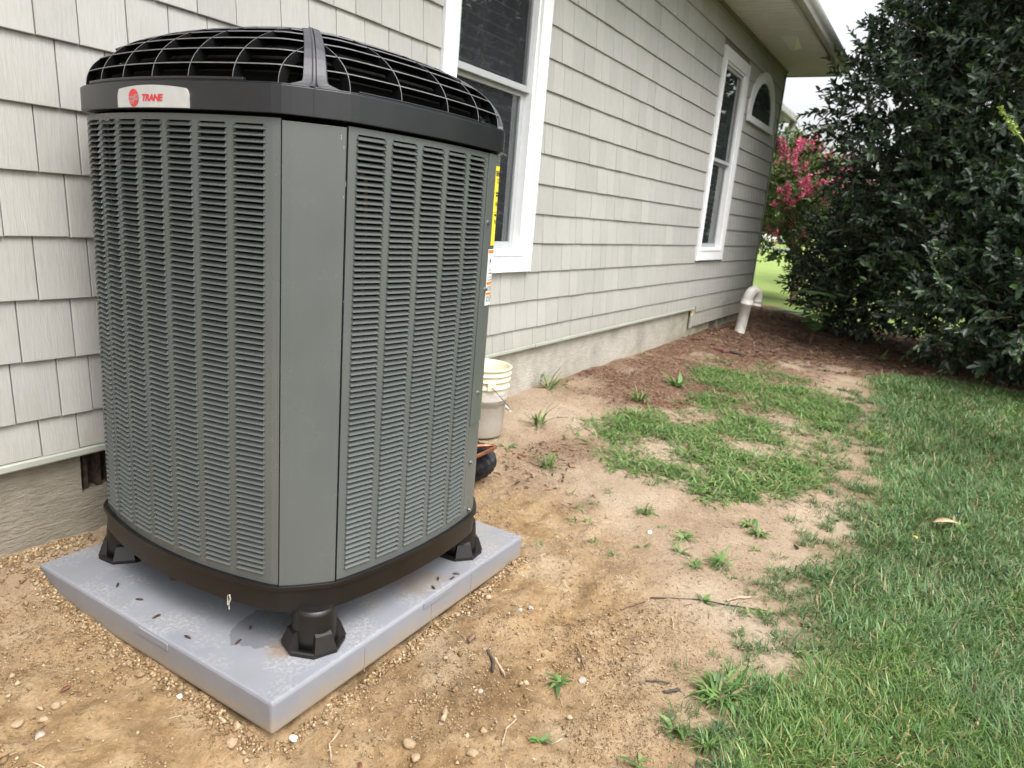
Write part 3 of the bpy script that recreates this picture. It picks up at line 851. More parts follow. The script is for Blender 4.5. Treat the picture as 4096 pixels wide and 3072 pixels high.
ac = empty("air_conditioner", (1.512, -0.578, -0.6), "tall grey outdoor air conditioning unit with louvered sides and black domed grille", "air conditioner")
ac.location = (0, 0, 0)

sA, sB = s_of(VTX[0]), s_of(VTX[1])
if sA > sB: sA -= LT
sC, sD, sE = s_of(VTX[2]), s_of(VTX[3]), s_of(VTX[4])
sF_, sG, sH = s_of(VTX[5]), s_of(VTX[6]), s_of(VTX[7])
ZT, ZB = 0.690, -0.418
PZ, DZ, NR = 0.6645, 0.0139, 77
WB, GB = 0.0815, 0.1
# columns measured from the front corner
COLS_L = [(sB - 0.0325 - i * GB - WB, sB - 0.0325 - i * GB) for i in range(7)]
COLS_R = [(sC + 0.021 + i * 0.0995, sC + 0.021 + i * 0.0995 + 0.081) for i in range(5)]
def louver_panel(name, s0, s1, cols, label):
    cols = sorted(cols); sp = []
    edges = [s0] + [v for c in cols for v in c] + [s1]
    zb = PZ - DZ * (NR - 1) - 0.002; zt = PZ + 0.0112
    for a, b_ in zip(edges[0::2], edges[1::2]): sp.append((a, b_, zb, zt, -0.0015, 0.0))
    sp.append((s0, s1, ZB, zb, -0.0015, 0.0)); sp.append((s0, s1, zt, ZT, -0.0015, 0.0))
    # return flanges
    sp.append((s0, s0 + 0.0015, ZB, ZT, -0.018, -0.0016)); sp.append((s1 - 0.0015, s1, ZB, ZT, -0.018, -0.0016))
    o = shell_obj(name, sp, M['ac'], ac)
    return tag(o, label)
PL = louver_panel("louver_panel", sA + 0.002, sB + 0.0035, COLS_L, "seven column louver panel under the red logo badge")
PR = louver_panel("louver_panel", sC + 0.001, sC + 0.021 + 4 * 0.0995 + 0.081 + 0.023, COLS_R, "five column louver panel facing the yard")
def louver_mesh(w):
    # pressed blade: lower lip proud of the sheet, upper edge tucked inside, small cheeks at both ends
    e = 0.0050
    V = [(0.0008, 0.0062, 0.0001), (w - .0008, 0.0062, 0.0001), (w - e * .2, 0.0042, 0.0014), (e * .2, 0.0042, 0.0014),
         (w - e * .5, 0.0000, 0.0048), (e * .5, 0.0000, 0.0048), (w - e, -0.0052, 0.0084), (e, -0.0052, 0.0084),
         (0.0008, 0.0048, -0.0011), (w - .0008, 0.0048, -0.0011), (w - e, -0.0062, 0.0072), (e, -0.0062, 0.0072),
         (0, -0.0004, 0.0128), (e, -0.0004, 0.0127), (0, -0.0004, 0.0), (w, -0.0004, 0.0128), (w - e, -0.0004, 0.0127), (w, -0.0004, 0.0)]
    F = [(0, 1, 2, 3), (3, 2, 4, 5), (5, 4, 6, 7), (0, 8, 9, 1), (8, 11, 10, 9), (7, 6, 10, 11), (14, 0, 13, 12), (17, 15, 16, 1), (0, 3, 13), (1, 16, 2), (3, 5, 13), (2, 16, 4), (5, 7, 13), (4, 16, 6)]
    me = bpy.data.meshes.new("louver"); me.from_pydata(V, [], F); me.update(); me.materials.append(M['ac'])
    return me
LM_L, LM_R = louver_mesh(WB), louver_mesh(0.081)
def place_louver(c, z, me, panel):
    a, b_ = PT(np.array([c[0], c[1]]))
    ang = math.atan2(b_[1] - a[1], b_[0] - a[0])
    # mesh x runs backwards along the chord so that mesh y points outward
    o = bpy.data.objects.new("louver", me)
    o.matrix_world = Matrix.Translation((b_[0], b_[1], z)) @ Matrix(((-math.cos(ang), math.sin(ang), 0, 0), (-math.sin(ang), -math.cos(ang), 0, 0), (0, 0, 1, 0), (0, 0, 0, 1)))
    return o
louv = []
for ci, c in enumerate(COLS_L):
    for k in range(NR): louv.append((ci, c, PZ - DZ * k, LM_L, PL))
for ci, c in enumerate(COLS_R):
    for k in range(NR): louv.append((ci + 0.4, c, PZ - DZ * k, LM_R, PR))
louv.sort(key=lambda t: t[0])
restv = {PL.name: ([], []), PR.name: ([], [])}
cnt = {PL.name: 0, PR.name: 0}
for i, (ci, c, z, me, panel) in enumerate(louv):
    o = place_louver(c, z, me, panel)
    if i < 300:
        link(o, panel); cnt[panel.name] += 1
    else:
        VV, FF = restv[panel.name]; n0 = len(VV); mw = o.matrix_world
        VV += [tuple(mw @ v.co) for v in me.vertices]; FF += [tuple(j + n0 for j in p.vertices) for p in me.polygons]
        bpy.data.objects.remove(o)
for panel in (PL, PR):
    VV, FF = restv[panel.name]
    o = mesh_obj("louvers", VV, FF, M['ac'], panel); tag(o, kind="stuff")
# corner panel, service post, hidden sides
shell_obj("corner_panel", [(sB + 0.0065, sC - 0.0045, ZB - 0.002, ZT - 0.004, -0.001, 0.0022), (sB + 0.0065, sB + 0.008, ZB, ZT - 0.006, -0.02, -0.001), (sC - 0.006, sC - 0.0045, ZB, ZT - 0.006, -0.02, -0.001)], M['ac'], ac, True)
sP0 = sC + 0.021 + 4 * 0.0995 + 0.081 + 0.0245
shell_obj("service_post", [(sP0, sE - 0.004, ZB, -0.108, -0.002, 0.0), (sP0, sE - 0.004, -0.110, ZT, -0.002, 0.0032)], M['ac'], ac, True)
shell_obj("side_panel", [(sE, sF_, ZB, ZT, -0.002, 0.0)], M['ac'], ac)
shell_obj("side_panel", [(sG, sH, ZB, ZT, -0.002, 0.0)], M['ac'], ac)
shell_obj("corner_panel", [(sF_ + 0.003, sG - 0.003, ZB, ZT, -0.002, 0.0)], M['ac'], ac)
shell_obj("corner_panel", [(sH + 0.003, sA + LT - 0.001 if sA < 0 else LT - 0.001, ZB, ZT, -0.002, 0.0)], M['ac'], ac)
# inside: finned coil and a few copper bends
shell_obj("coil", [(0, LT, ZB - 0.02, ZT + 0.01, -0.075, -0.052)], M['inside'], ac)
cp = tube_obj("copper_riser", [(1.300, -1.020, 0.42), (1.302, -1.015, 0.56), (1.296, -1.018, 0.585), (1.275, -1.015, 0.60)], 0.006, M['copper'], ac, 8)
tube_obj("copper_riser", [(1.300, -1.018, -0.35), (1.300, -1.018, 0.42)], 0.005, M['copper'], ac, 8)
# screws
for (x, z) in ((1.757, .501), (1.771, .307), (1.774, -.011), (1.759, -.235), (1.775, -.400)):
    s = s_of((x, -1.055)); n_, t_ = NM(s); p = PT(np.array([s]), 0.003)[0]
    bm = bmesh.new()
    bmesh.ops.create_cone(bm, cap_ends=True, segments=6, radius1=0.0052, radius2=0.0045, depth=0.006)
    bmesh.ops.create_cone(bm, cap_ends=True, segments=14, radius1=0.0075, radius2=0.0072, depth=0.0015, matrix=Matrix.Translation((0, 0, -0.003)))
    o = bm_obj("screw", bm, M['steel'], ac)
    o.location = (p[0] + n_[0] * .004, p[1] + n_[1] * .004, z); o.rotation_euler = Vector((n_[0], n_[1], 0)).to_track_quat('Z', 'Y').to_euler()

# base pan
shell_obj("base_pan", [(0, LT, -0.492, -0.432, -0.03, 0.004), (0, LT, -0.430, -0.4185, -0.03, 0.0125), (0, LT, -0.4319, -0.4301, -0.03, 0.008)], M['pan'], ac, True)
mesh_obj("pan_floor", [(*p, -0.478) for p in PT(np.linspace(0, LT, 80, endpoint=False), -0.02)], [tuple(range(80))], M['pan'], ac)
# feet: tapered tube on an octagonal flange with gussets
PADZ = -0.600
def foot(x, y, rot):
    f = lathe_obj("foot", [(0.0, 0.116), (0.052, 0.116), (0.054, 0.100), (0.059, 0.04), (0.062, 0.010), (0.0, 0.010)], M['pan'], ac, 28, (x, y, PADZ))
    for p in f.data.polygons:
        if abs(p.normal.z) > 0.9: p.use_smooth = False
    bm = bmesh.new()
    R1, R2 = 0.081, 0.077
    ring = []
    for (r, z) in ((R1, 0.001), (R1, 0.010), (R2, 0.014), (0.055, 0.013)):
        ring.append([bm.verts.new((x + r * math.cos(rot + 2 * PI * (i + .5) / 8), y + r * math.sin(rot + 2 * PI * (i + .5) / 8), PADZ + z)) for i in range(8)])
    for a, b_ in zip(ring[:-1], ring[1:]):
        for i in range(8): bm.faces.new((a[i], a[(i + 1) % 8], b_[(i + 1) % 8], b_[i]))
    bm_obj("flange", bm, M['pan'], f)
    for q in range(4):
        a = rot + PI / 4 + q * PI / 2
        u = np.array([math.cos(a), math.sin(a)]); v = np.array([-u[1], u[0]])
        V = []
        for (r, z, w) in ((0.0775, 0.012, 0.030), (0.046, 0.012, 0.030), (0.054, 0.058, 0.021), (0.064, 0.052, 0.022)):
            for sgn in (-1, 1): V.append((x + u[0] * r + v[0] * w * sgn, y + u[1] * r + v[1] * w * sgn, PADZ + z))
        mesh_obj("gusset", V, [(0, 1, 7, 6), (6, 7, 5, 4), (4, 5, 3, 2), (0, 6, 4, 2), (1, 3, 5, 7), (0, 2, 3, 1)], M['pan'], f)
    return f
foot(1.190, -0.992, 0.9 - PI / 4 + 0.3)
foot(1.163, -0.205, 0.1)
foot(1.850, -0.985, 0.1)
foot(1.850, -0.190, 0.6)

# top band with its raised collar on the badge side
shell_obj("top_band", [(0, LT, 0.698, 0.757, -0.02, 0.012), (0, LT, 0.757, 0.7605, -0.035, 0.008)], M['plastic'], ac, True)
s_a, s_b = s_of((1.085, -.285)), s_of((1.078, -.865))
shell_obj("band_collar", [(s_a, s_b, 0.7606, 0.7675, -0.004, 0.0085)], M['plastic'], ac, True)
s_c = s_of((1.24, -1.04)); s_d = s_of((1.765, -1.06))
shell_obj("band_collar", [(s_c, s_d, 0.7606, 0.7650, -0.004, 0.0065)], M['plastic'], ac, True)
shell_obj("band_joint", [(s_of((1.160, -.99)), s_of((1.160, -.99)) + 0.0016, 0.6985, 0.757, 0.011, 0.0134)], M['plastic'], ac)
tag(mesh_obj("fan_shroud", [(*p, 0.752) for p in PT(np.linspace(0, LT, 90, endpoint=False), -0.03)], [tuple(range(90))], M['inside'], ac), "black plastic deck under the domed grille")

# domed grille
GA, GBz, Z0 = 0.32, 0.168, 0.7605
def dome_k(th): return 1 - GA * (1 - math.cos(th)) / 0.47
def dome_z(th): return Z0 + GBz * math.sin(th)
ssA = np.linspace(0, LT, 170)
base = PT(ssA, 0.0)
def grille_ring(th):
    V = []; F = []
    k0, z0 = dome_k(th), dome_z(th)
    k1 = k0 - 0.085 * (1.0 if th < 1.0 else 0.6)
    n = len(ssA) - 1
    for i in range(n):
        p = cxy + (base[i] - cxy) * k0; q = cxy + (base[i] - cxy) * k1
        V += [(p[0], p[1], z0 + .0011), (p[0], p[1], z0 - .0011), (q[0], q[1], z0 - .006), (q[0], q[1], z0 - .003)]
    for i in range(n):
        a = 4 * i; b_ = 4 * ((i + 1) % n)
        F += [(a, a + 1, b_ + 1, b_), (a + 1, a + 2, b_ + 2, b_ + 1), (a + 3, a, b_, b_ + 3), (a + 2, a + 3, b_ + 3, b_ + 2)]
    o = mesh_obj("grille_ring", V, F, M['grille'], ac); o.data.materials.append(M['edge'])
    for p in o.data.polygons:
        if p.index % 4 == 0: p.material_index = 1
    return o
for deg in (13, 25.5, 37, 47.5, 57, 65.5, 73, 80): grille_ring(math.radians(deg))
def rib(axis_i, side_pts, c0):
    """vertical fin at constant y (axis_i=1) or constant x (axis_i=0) following the dome"""
    V = []; ths = np.radians(np.linspace(0, 84, 26))
    oth = 1 - axis_i
    vals = side_pts[:, axis_i]; o_ = np.argsort(vals)
    got = []
    for th in ths:
        k = dome_k(th); tq = cxy[axis_i] + (c0 - cxy[axis_i]) / k
        if tq < vals.min() or tq > vals.max(): break
        w = np.interp(tq, vals[o_], side_pts[o_, oth]); w = cxy[oth] + k * (w - cxy[oth])
        got.append((w, dome_z(th), th))
    if len(got) < 3: return
    F = []
    inw = 1 if side_pts[:, oth].mean() < cxy[oth] else -1
    for (w, z, th) in got:
        dn = 0.026
        wi, zi = w + inw * dn * math.cos(th) * 0.9, z - dn * math.sin(th)
        for (ww, zz) in ((w, z + .001), (wi, zi)):
            for e in (-0.0011, 0.0011):
                p = [0, 0, zz]; p[oth] = ww; p[axis_i] = c0 + e; V.append(tuple(p))
    for i in range(len(got) - 1):
        a = 4 * i; b_ = a + 4
        F += [(a, a + 1, b_ + 1, b_), (a + 2, b_ + 2, b_ + 3, a + 3), (a, b_, b_ + 2, a + 2), (a + 1, a + 3, b_ + 3, b_ + 1)]
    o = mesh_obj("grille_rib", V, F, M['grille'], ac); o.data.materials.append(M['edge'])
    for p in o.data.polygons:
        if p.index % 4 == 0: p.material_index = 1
def side(s0, s1): return PT(np.linspace(s0, s1, 120), 0.0)
sbc = 0.5 * (sB + sC); sde = 0.5 * (sD + sE)
for y in (-.94, -.832, -.708, -.587, -.465, -.345, -.225): rib(1, side(sA - 0.05, sbc), y)
for x in (1.222, 1.362, 1.525, 1.667, 1.785): rib(0, side(sbc, sde), x)
for y in (-.94, -.765, -.58, -.40, -.225): rib(1, side(sE - 0.06, sF_ + 0.06), y)
for x in (1.24, 1.40, 1.52, 1.65, 1.785): rib(0, side(sG - 0.06, sH + 0.06), x)
# added black liner, stands in for the shade inside the fins
V = []; F = []
lth = np.radians([0, 15, 30, 45, 60, 75, 88]); nb = len(base) - 1
for th in lth:
    k = dome_k(th) - 0.09 - 0.02 * math.sin(th)
    for i in range(nb): q = cxy + (base[i] - cxy) * k; V.append((q[0], q[1], dome_z(th) - 0.012 * math.sin(th) - (0.006 if th == 0 else 0)))
for a in range(len(lth) - 1):
    for i in range(nb): F.append((a * nb + i, a * nb + (i + 1) % nb, (a + 1) * nb + (i + 1) % nb, (a + 1) * nb + i))
F.append(tuple((len(lth) - 1) * nb + i for i in range(nb)))
mesh_obj("shade_liner", V, F, M['inside'], ac)
# corner posts with a double ridge
def post(sm_):
    c = PT(np.array([sm_]), 0.002)[0]; n_, t_ = NM(sm_)
    ths = np.radians([0, 1.5, 3, 5, 8, 14, 20, 28, 36, 44, 52, 60, 68, 74])
    prof = [(-1, .000), (-0.98, .003), (-0.30, .004), (-0.18, .0075), (-0.02, .0075), (0.02, .000), (0.07, .000), (0.11, .0065), (0.9, .004), (1.0, .0)]
    V = []; F = []
    m = len(prof)
    for th in ths:
        k = dome_k(th); z = dome_z(th)
        p = cxy + (c - cxy) * k
        w = (0.0275 - 0.009 * math.sin(th) ** 0.7)
        w += 0.026 * max(0.0, 1 - math.degrees(th) / 3.2)
        for (u, h) in prof:
            q = p + t_ * u * w + n_ * h * math.cos(th); V.append((q[0], q[1], z + h * math.sin(th)))
        for (u, h) in ((1.0, -0.012), (-1.0, -0.012)):
            q = p + t_ * u * w + n_ * h * math.cos(th); V.append((q[0], q[1], z + h * math.sin(th)))
    m += 2
    for i in range(len(ths) - 1):
        for j in range(m):
            F.append((i * m + j, i * m + (j + 1) % m, (i + 1) * m + (j + 1) % m, (i + 1) * m + j))
    F.append(tuple(range(m))); F.append(tuple((len(ths) - 1) * m + j for j in reversed(range(m))))
    return mesh_obj("grille_post", V, F, M['postlit'], ac)
for s_ in (sbc, sde, 0.5 * (sF_ + sG), 0.5 * (sH + (sA if sA > 0 else sA + LT) + (LT if sA >= 0 and sA < sH else 0)) if sA < 0 else 0.5 * (sH + LT + sA)): post(s_ % LT)
kt = dome_k(math.radians(82))
mesh_obj("top_plate", [(*(cxy + (p - cxy) * kt), dome_z(math.radians(82)) - 0.004) for p in base[:-1]], [tuple(range(len(base) - 1))], M['plastic'], ac)

# lettering helper ------------------------------------------------------
def text_verts(txt, size, shear=0.0, bold=0.0, space=1.0):
    cu = bpy.data.curves.new("lettering", 'FONT'); cu.body = txt; cu.size = size; cu.shear = shear; cu.offset = bold; cu.space_character = space
    cu.resolution_u = 3
    o = bpy.data.objects.new("lettering", cu); COL.objects.link(o)
    dg = bpy.context.evaluated_depsgraph_get(); dg.update()
    me = bpy.data.meshes.new_from_object(o.evaluated_get(dg))
    V = np.array([v.co[:] for v in me.vertices]); F = [tuple(p.vertices) for p in me.polygons]
    bpy.data.objects.remove(o); bpy.data.meshes.remove(me)
    return V, F
def text_on_outline(txt, s0, z0, size, off, mat, parent, width=None, **kw):
    V, F = text_verts(txt, size, **kw)
    if len(V) == 0: return None
    sc = 1.0 if width is None else width / max(V[:, 0].max() - V[:, 0].min(), 1e-6)
    ss = s0 + (V[:, 0] - V[:, 0].min()) * sc
    P = PT(ss, off)
    return mesh_obj("lettering", np.column_stack([P, z0 + V[:, 1]]), F, mat, parent)
def patch(name, s0, s1, z0f, z1f, off, mat, parent, n=14, back=0.0):
    ss = np.linspace(s0, s1, n); P = PT(ss, off); Q = PT(ss, back)
    V = []; F = []
    for i in range(n):
        a = z0f(ss[i]) if callable(z0f) else z0f; b_ = z1f(ss[i]) if callable(z1f) else z1f
        V += [(*P[i], a), (*P[i], b_), (*Q[i], a), (*Q[i], b_)]
    for i in range(n - 1):
        a = 4 * i; c = a + 4
        F += [(a, c, c + 1, a + 1), (a + 1, c + 1, c + 3, a + 3), (a, a + 2, c + 2, c)]
    F += [(0, 1, 3, 2), (4 * n - 4, 4 * n - 2, 4 * n - 1, 4 * n - 3)]
    return mesh_obj(name, V, F, mat, parent)
# badge
b0, b1 = s_of((1.046, -.468)), s_of((1.056, -.727))
def btop(s):
    u = (s - b0) / (b1 - b0) * 2 - 1
    return 0.7475 - 0.008 * u * u - 0.014 * max(0, (abs(u) - 0.93) / 0.07) ** 2
badge = patch("logo_badge", b0, b1, 0.6995, btop, 0.0155, M['alu'], ac, 60, 0.0121)
bw = b1 - b0
ec, ez, ea, eb = b0 + bw * 0.272, 0.7200, bw * 0.078, 0.0195
tt = np.linspace(0, 2 * PI, 40, endpoint=False)
P = PT(ec + ea * np.cos(tt), 0.0162); mesh_obj("logo_disc", np.column_stack([P, ez + eb * np.sin(tt)]), [tuple(range(40))], M['red'], badge)
for j in range(6):
    zz = ez + 0.0030 - j * 0.0030; hw = ea * math.sqrt(max(0, 1 - ((zz - ez) / eb) ** 2))
    patch("logo_stripe", ec - hw * 0.98, ec + ea * (0.36 - 0.05 * j), zz - .00035, zz + .00035, 0.0167, M['alu'], badge, 6, 0.0163)
for j in range(5):
    zz = ez + 0.0072 - j * 0.0030; hw = ea * math.sqrt(max(0, 1 - ((zz - ez) / eb) ** 2))
    patch("logo_stripe", ec + ea * (0.08 - 0.04 * (j > 2)) , ec + hw * 0.98, zz - .00035, zz + .00035, 0.0167, M['alu'], badge, 6, 0.0163)
text_on_outline("TRANE", b0 + bw * 0.40, 0.7133, 0.0200, 0.0163, M['red'], badge, width=bw * 0.292, shear=0.22, bold=0.0009, space=0.92)
# stickers on the service post, wrapping round the corner
yl0 = s_of((1.788, -1.057))
ys = patch("energy_sticker", yl0, yl0 + 0.10, 0.435, 0.660, 0.0042, M['yellow'], ac, 16, 0.0033)
text_on_outline("ENERGYGUIDE", yl0 + 0.002, 0.633, 0.020, 0.0047, M['ink'], ys, bold=0.0006)
for (z, w, h) in ((.624, .06, .0016), (.619, .07, .0016), (.614, .05, .0016), (.583, .03, .005), (.5755, .04, .005), (.520, .02, .006)):
    patch("print_line", yl0 + 0.010, yl0 + 0.010 + w, z, z + h, 0.0046, M['ink'], ys, 6, 0.0043)
text_on_outline("16.8", yl0 + 0.012, 0.550, 0.016, 0.0047, M['ink'], ys, bold=0.0004)
text_on_outline("9.0", yl0 + 0.012, 0.498, 0.016, 0.0047, M['ink'], ys, bold=0.0004)
for z in (.585, .530): patch("print_line", yl0 + 0.001, yl0 + 0.095, z, z + .0007, 0.0046, M['ink'], ys, 8, 0.0043)
wl0 = s_of((1.777, -1.058))
ws = patch("warning_sticker", wl0, wl0 + 0.09, 0.258, 0.424, 0.0042, M['whiteprint'], ac, 16, 0.0033)
for (z0_, z1_) in ((.4125, .4215), (.3190, .3280), (.2885, .2965)): patch("warning_bar", wl0 + 0.001, wl0 + 0.088, z0_, z1_, 0.0047, M['orange'], ws, 12, 0.0043)
dc, dz = wl0 + 0.016, 0.392
for (r, m_, o_) in ((0.0175, 'ink', .0046), (0.0155, 'whiteprint', .0049)):
    tq = np.array([0, PI / 2, PI, 3 * PI / 2]); P = PT(dc + 0.72 * r * np.cos(tq), o_)
    mesh_obj("warning_diamond", np.column_stack([P, dz + r * np.sin(tq)]), [(0, 1, 2, 3)], M[m_], ws)
fl = [(-.0035, -.006), (.0035, -.006), (.0048, -.002), (.003, .003), (.001, .0085), (-.001, .004), (-.0028, .003), (-.0048, -.002)]
P = PT(dc + np.array([f[0] for f in fl]), 0.0052); mesh_obj("flame_mark", np.column_stack([P, dz + np.array([f[1] for f in fl])]), [tuple(range(8))], M['ink'], ws)
patch("print_line", dc - .004, dc + .004, dz - .0085, dz - .0075, 0.0052, M['ink'], ws, 3, 0.005)
text_on_outline("A2L", wl0 + 0.010, 0.3605, 0.010, 0.0047, M['ink'], ws)
text_on_outline("R-454B", wl0 + 0.005, 0.350, 0.010, 0.0047, M['ink'], ws)
text_on_outline("LOCAL RE", wl0 + 0.002, 0.3395, 0.0085, 0.0047, M['ink'], ws)
text_on_outline("FLAMMABLE", wl0 + 0.002, 0.3305, 0.0085, 0.0047, M['ink'], ws)
for z in (.313, .309, .305, .301, .284, .280, .276, .272, .268): patch("print_line", wl0 + 0.003, wl0 + 0.075, z, z + .0016, 0.0046, M['ink'], ws, 8, 0.0043)

# bare-metal scratches in the enamel of the corner panel and post
for (x_, z_, h_) in ((1.203, .660, .016), (1.208, .640, .012), (1.212, .560, .020), (1.210, .535, .008), (1.214, .300, .004)):
    s_ = s_of((x_, -1.0 - (x_ - 1.16) * .78)); patch("paint_scratch", s_, s_ + .0005, z_, z_ + h_ * .6, 0.0026, M['alu'], ac, 2, 0.0023)

# ------------------------------------------------------------------ PAD
bm = bmesh.new(); add_box(bm, (0.963, -1.097, -0.688), (2.098, -0.079, -0.600), 0.013, 4)
pad = bm_obj("equipment_pad", bm, M['pad'])
tag(pad, "grey lightweight plastic-concrete pad under the air conditioner", "pad")
bm = bmesh.new(); add_box(bm, (0.9595, -0.710, -0.626), (0.9635, -0.585, -0.606), 0.0012, 1); o1 = bm_obj("raised_plaque", bm, M['pad'], pad)
bm = bmesh.new(); add_box(bm, (1.52, -1.1005, -0.622), (1.66, -1.0965, -0.605), 0.0012, 1); o2 = bm_obj("raised_plaque", bm, M['pad'], pad)
for x in (1.27, 1.56, 1.77): box_obj("mould_seam", (x, -1.0985, -0.69), (x + 0.0025, -1.0965, -0.615), M['pad'], pad)

# ------------------------------------------------------------------ bucket, pipe, line set
def ground_z(x, y): return float(gz(np.array([x]), np.array([y]))[0])
bx, by = 3.085, -0.235; bz = ground_z(bx, by) - 0.004
bucket = empty("bucket", (0, 0, 0), "dirty cream plastic bucket with wire handle standing by the foundation", "bucket")
def mat_bucket():
    m, nt, b = new_mat("bucket_plastic")
    v = coords(nt, "World"); s = nt.nodes.new("ShaderNodeSeparateXYZ"); nt.links.new(v, s.inputs[0])
    n1 = noise(nt, v, 14, 5, 0.65)
    h = math_n(nt, 'ADD', math_n(nt, 'MULTIPLY', math_n(nt, 'ADD', s.outputs[2], -bz), 2.7), math_n(nt, 'MULTIPLY', math_n(nt, 'ADD', n1, -0.5), 0.12))
    c = ramp(nt, h, [(0.0, (0.40, 0.36, 0.30)), (0.2, (0.60, 0.56, 0.52)), (0.66, (0.66, 0.63, 0.58)), (0.70, (0.72, 0.66, 0.49))])
    pr = math_n(nt, 'MULTIPLY', ramp(nt, h, [(0.44, (0, 0, 0)), (0.46, (1, 1, 1)), (0.52, (1, 1, 1)), (0.53, (0, 0, 0))]), ramp(nt, noise(nt, coords(nt, "World", (5, 5, 60)), 1.0, 3), [(0.42, (0,) * 3), (0.5, (1,) * 3)]))
    pr2 = math_n(nt, 'MULTIPLY', ramp(nt, h, [(0.54, (0, 0, 0)), (0.56, (1, 1, 1)), (0.64, (1, 1, 1)), (0.65, (0, 0, 0))]), ramp(nt, noise(nt, coords(nt, "World", (8, 8, 120)), 1.0, 3), [(0.5, (0,) * 3), (0.58, (1,) * 3)]))
    c = mixc(nt, math_n(nt, 'MULTIPLY', math_n(nt, 'MAXIMUM', pr, pr2), 0.55), c, (0.25, 0.25, 0.25))
    d = ramp(nt, noise(nt, v, 30, 4, 0.7), [(0.5, (0,) * 3), (0.7, (1,) * 3)])
    c = mixc(nt, math_n(nt, 'MULTIPLY', d, 0.25), c, (0.35, 0.30, 0.24))
    nt.links.new(c, b.inputs["Base Color"]); b.inputs["Roughness"].default_value = 0.4
    b.inputs["Subsurface Weight"].default_value = 0.08; b.inputs["Subsurface Radius"].default_value = (0.02, 0.015, 0.01)
    return m
M['bucket'] = mat_bucket()
prof = [(0.0, 0.004), (0.128, 0.0), (0.131, 0.004), (0.143, 0.262), (0.153, 0.264), (0.153, 0.272), (0.1455, 0.276), (0.146, 0.300), (0.154, 0.302), (0.154, 0.308), (0.1475, 0.311), (0.148, 0.330), (0.156, 0.332), (0.156, 0.338), (0.149, 0.341),
        (0.150, 0.358), (0.156, 0.360), (0.157, 0.369), (0.153, 0.372), (0.147, 0.370), (0.144, 0.26), (0.128, 0.012), (0.0, 0.010)]
lathe_obj("tub", prof, M['bucket'], bucket, 56, (bx, by, bz))
aa = math.atan2(-2.217 - by, 0 - bx) + 0.35
for q in (0, PI):
    px_, py_ = bx + 0.150 * math.cos(aa + q), by + 0.150 * math.sin(aa + q)
    bm = bmesh.new(); add_box(bm, (-0.011, -0.022, -0.022), (0.010, 0.022, 0.022), 0.004)
    o = bm_obj("handle_lug", bm, M['bucket'], bucket); o.location = (px_, py_, bz + 0.285); o.rotation_euler[2] = aa + q
path = []
p0 = np.array([bx + 0.163 * math.cos(aa), by + 0.163 * math.sin(aa), bz + 0.285])
side_v = np.array([math.sin(aa), -math.cos(aa), 0])
if (side_v @ np.array([0.5, -0.85, 0])) < 0: side_v = -side_v
for t in np.linspace(0, PI, 24):
    a_ = aa + (t if side_v @ np.array([-math.sin(aa), math.cos(aa), 0]) > 0 else -t)
    path.append((bx + 0.167 * math.cos(a_), by + 0.167 * math.sin(a_), bz + 0.285 - 0.165 * math.sin(t)))
tube_obj("wire_handle", path, 0.0022, M['steel'], bucket, 6)
mid = path[len(path) // 2]
tube_obj("handle_grip", [path[i] for i in range(9, 15)], 0.008, simple("grip_white", (0.7, 0.68, 0.6), 0.5), bucket, 8)

# drain pipe
qx, qy = 8.56, -0.275; qz = ground_z(qx, qy)
M['pvc'] = simple("dirty_pvc", (0.60, 0.57, 0.52), 0.4, 0.18, 9, kind="World")
drain = empty("drain_pipe", (0, 0, 0), "leaning white plastic drain pipe with gooseneck top at the house corner", "pipe")
ln = np.array([0.06, -0.075, 1.0]); ln /= np.linalg.norm(ln)
b0_ = np.array([qx, qy, qz - 0.10]); top = b0_ + ln * 0.50
tube_obj("riser", [b0_, b0_ + ln * 0.2, top], 0.060, M['pvc'], drain, 20)
tube_obj("collar", [top - ln * 0.06, top - ln * 0.0, top + ln * 0.004], [0.068, 0.068, 0.066], M['pvc'], drain, 20)
hv = np.array([0.93, -0.36, 0.0]); hv -= ln * (hv @ ln); hv /= np.linalg.norm(hv)
rb = 0.092; pts = [top + ln * rb * 1.15 * math.sin(t) + hv * rb * (1 - math.cos(t)) for t in np.linspace(0, PI, 16)]
pts = [top - ln * 0.002] + pts + [pts[-1] - ln * 0.05]
tube_obj("elbow", pts, 0.060, M['pvc'], drain, 20)
tube_obj("collar", [pts[-1] + ln * 0.035, pts[-1] - ln * 0.012], 0.067, M['pvc'], drain, 20)

# refrigerant line set lying behind the unit
ls = empty("refrigerant_line", (0, 0, 0), "loop of black ribbed insulated line with bare copper tube behind the unit", "pipe coil")
lx, ly = 2.545, -0.475; lz = ground_z(lx, ly)
path = []; rad = []
for i, t in enumerate(np.linspace(-2.4, 1.9, 150)):
    path.append((lx + 0.145 * math.cos(t), ly + 0.135 * math.sin(t), lz + 0.06 + 0.035 * (t + 2.4) / 4.3)); rad.append(0.044 + (0.0042 if i % 2 else -0.0042) + 0.003 * math.sin(i * 0.7))
M['foam'] = simple("ribbed_foam", (0.018, 0.018, 0.021), 0.3, 0.4, 30, kind="World")
tube_obj("insulation", path, rad, M['foam'], ls, 14, False)
tube_obj("copper_tube", [(2.10, -0.44, lz + .17), (2.36, -0.47, lz + .165), (2.61, -0.570, lz + .145), (2.65, -0.595, lz + .142), (2.645, -0.620, lz + .142), (2.60, -0.632, lz + .145), (2.40, -0.640, lz + .150), (2.12, -0.65, lz + .155)], 0.0085, M['copper'], ls, 8)
M['pinkwire'] = simple("control_wire", (0.60, 0.42, 0.38), 0.5)
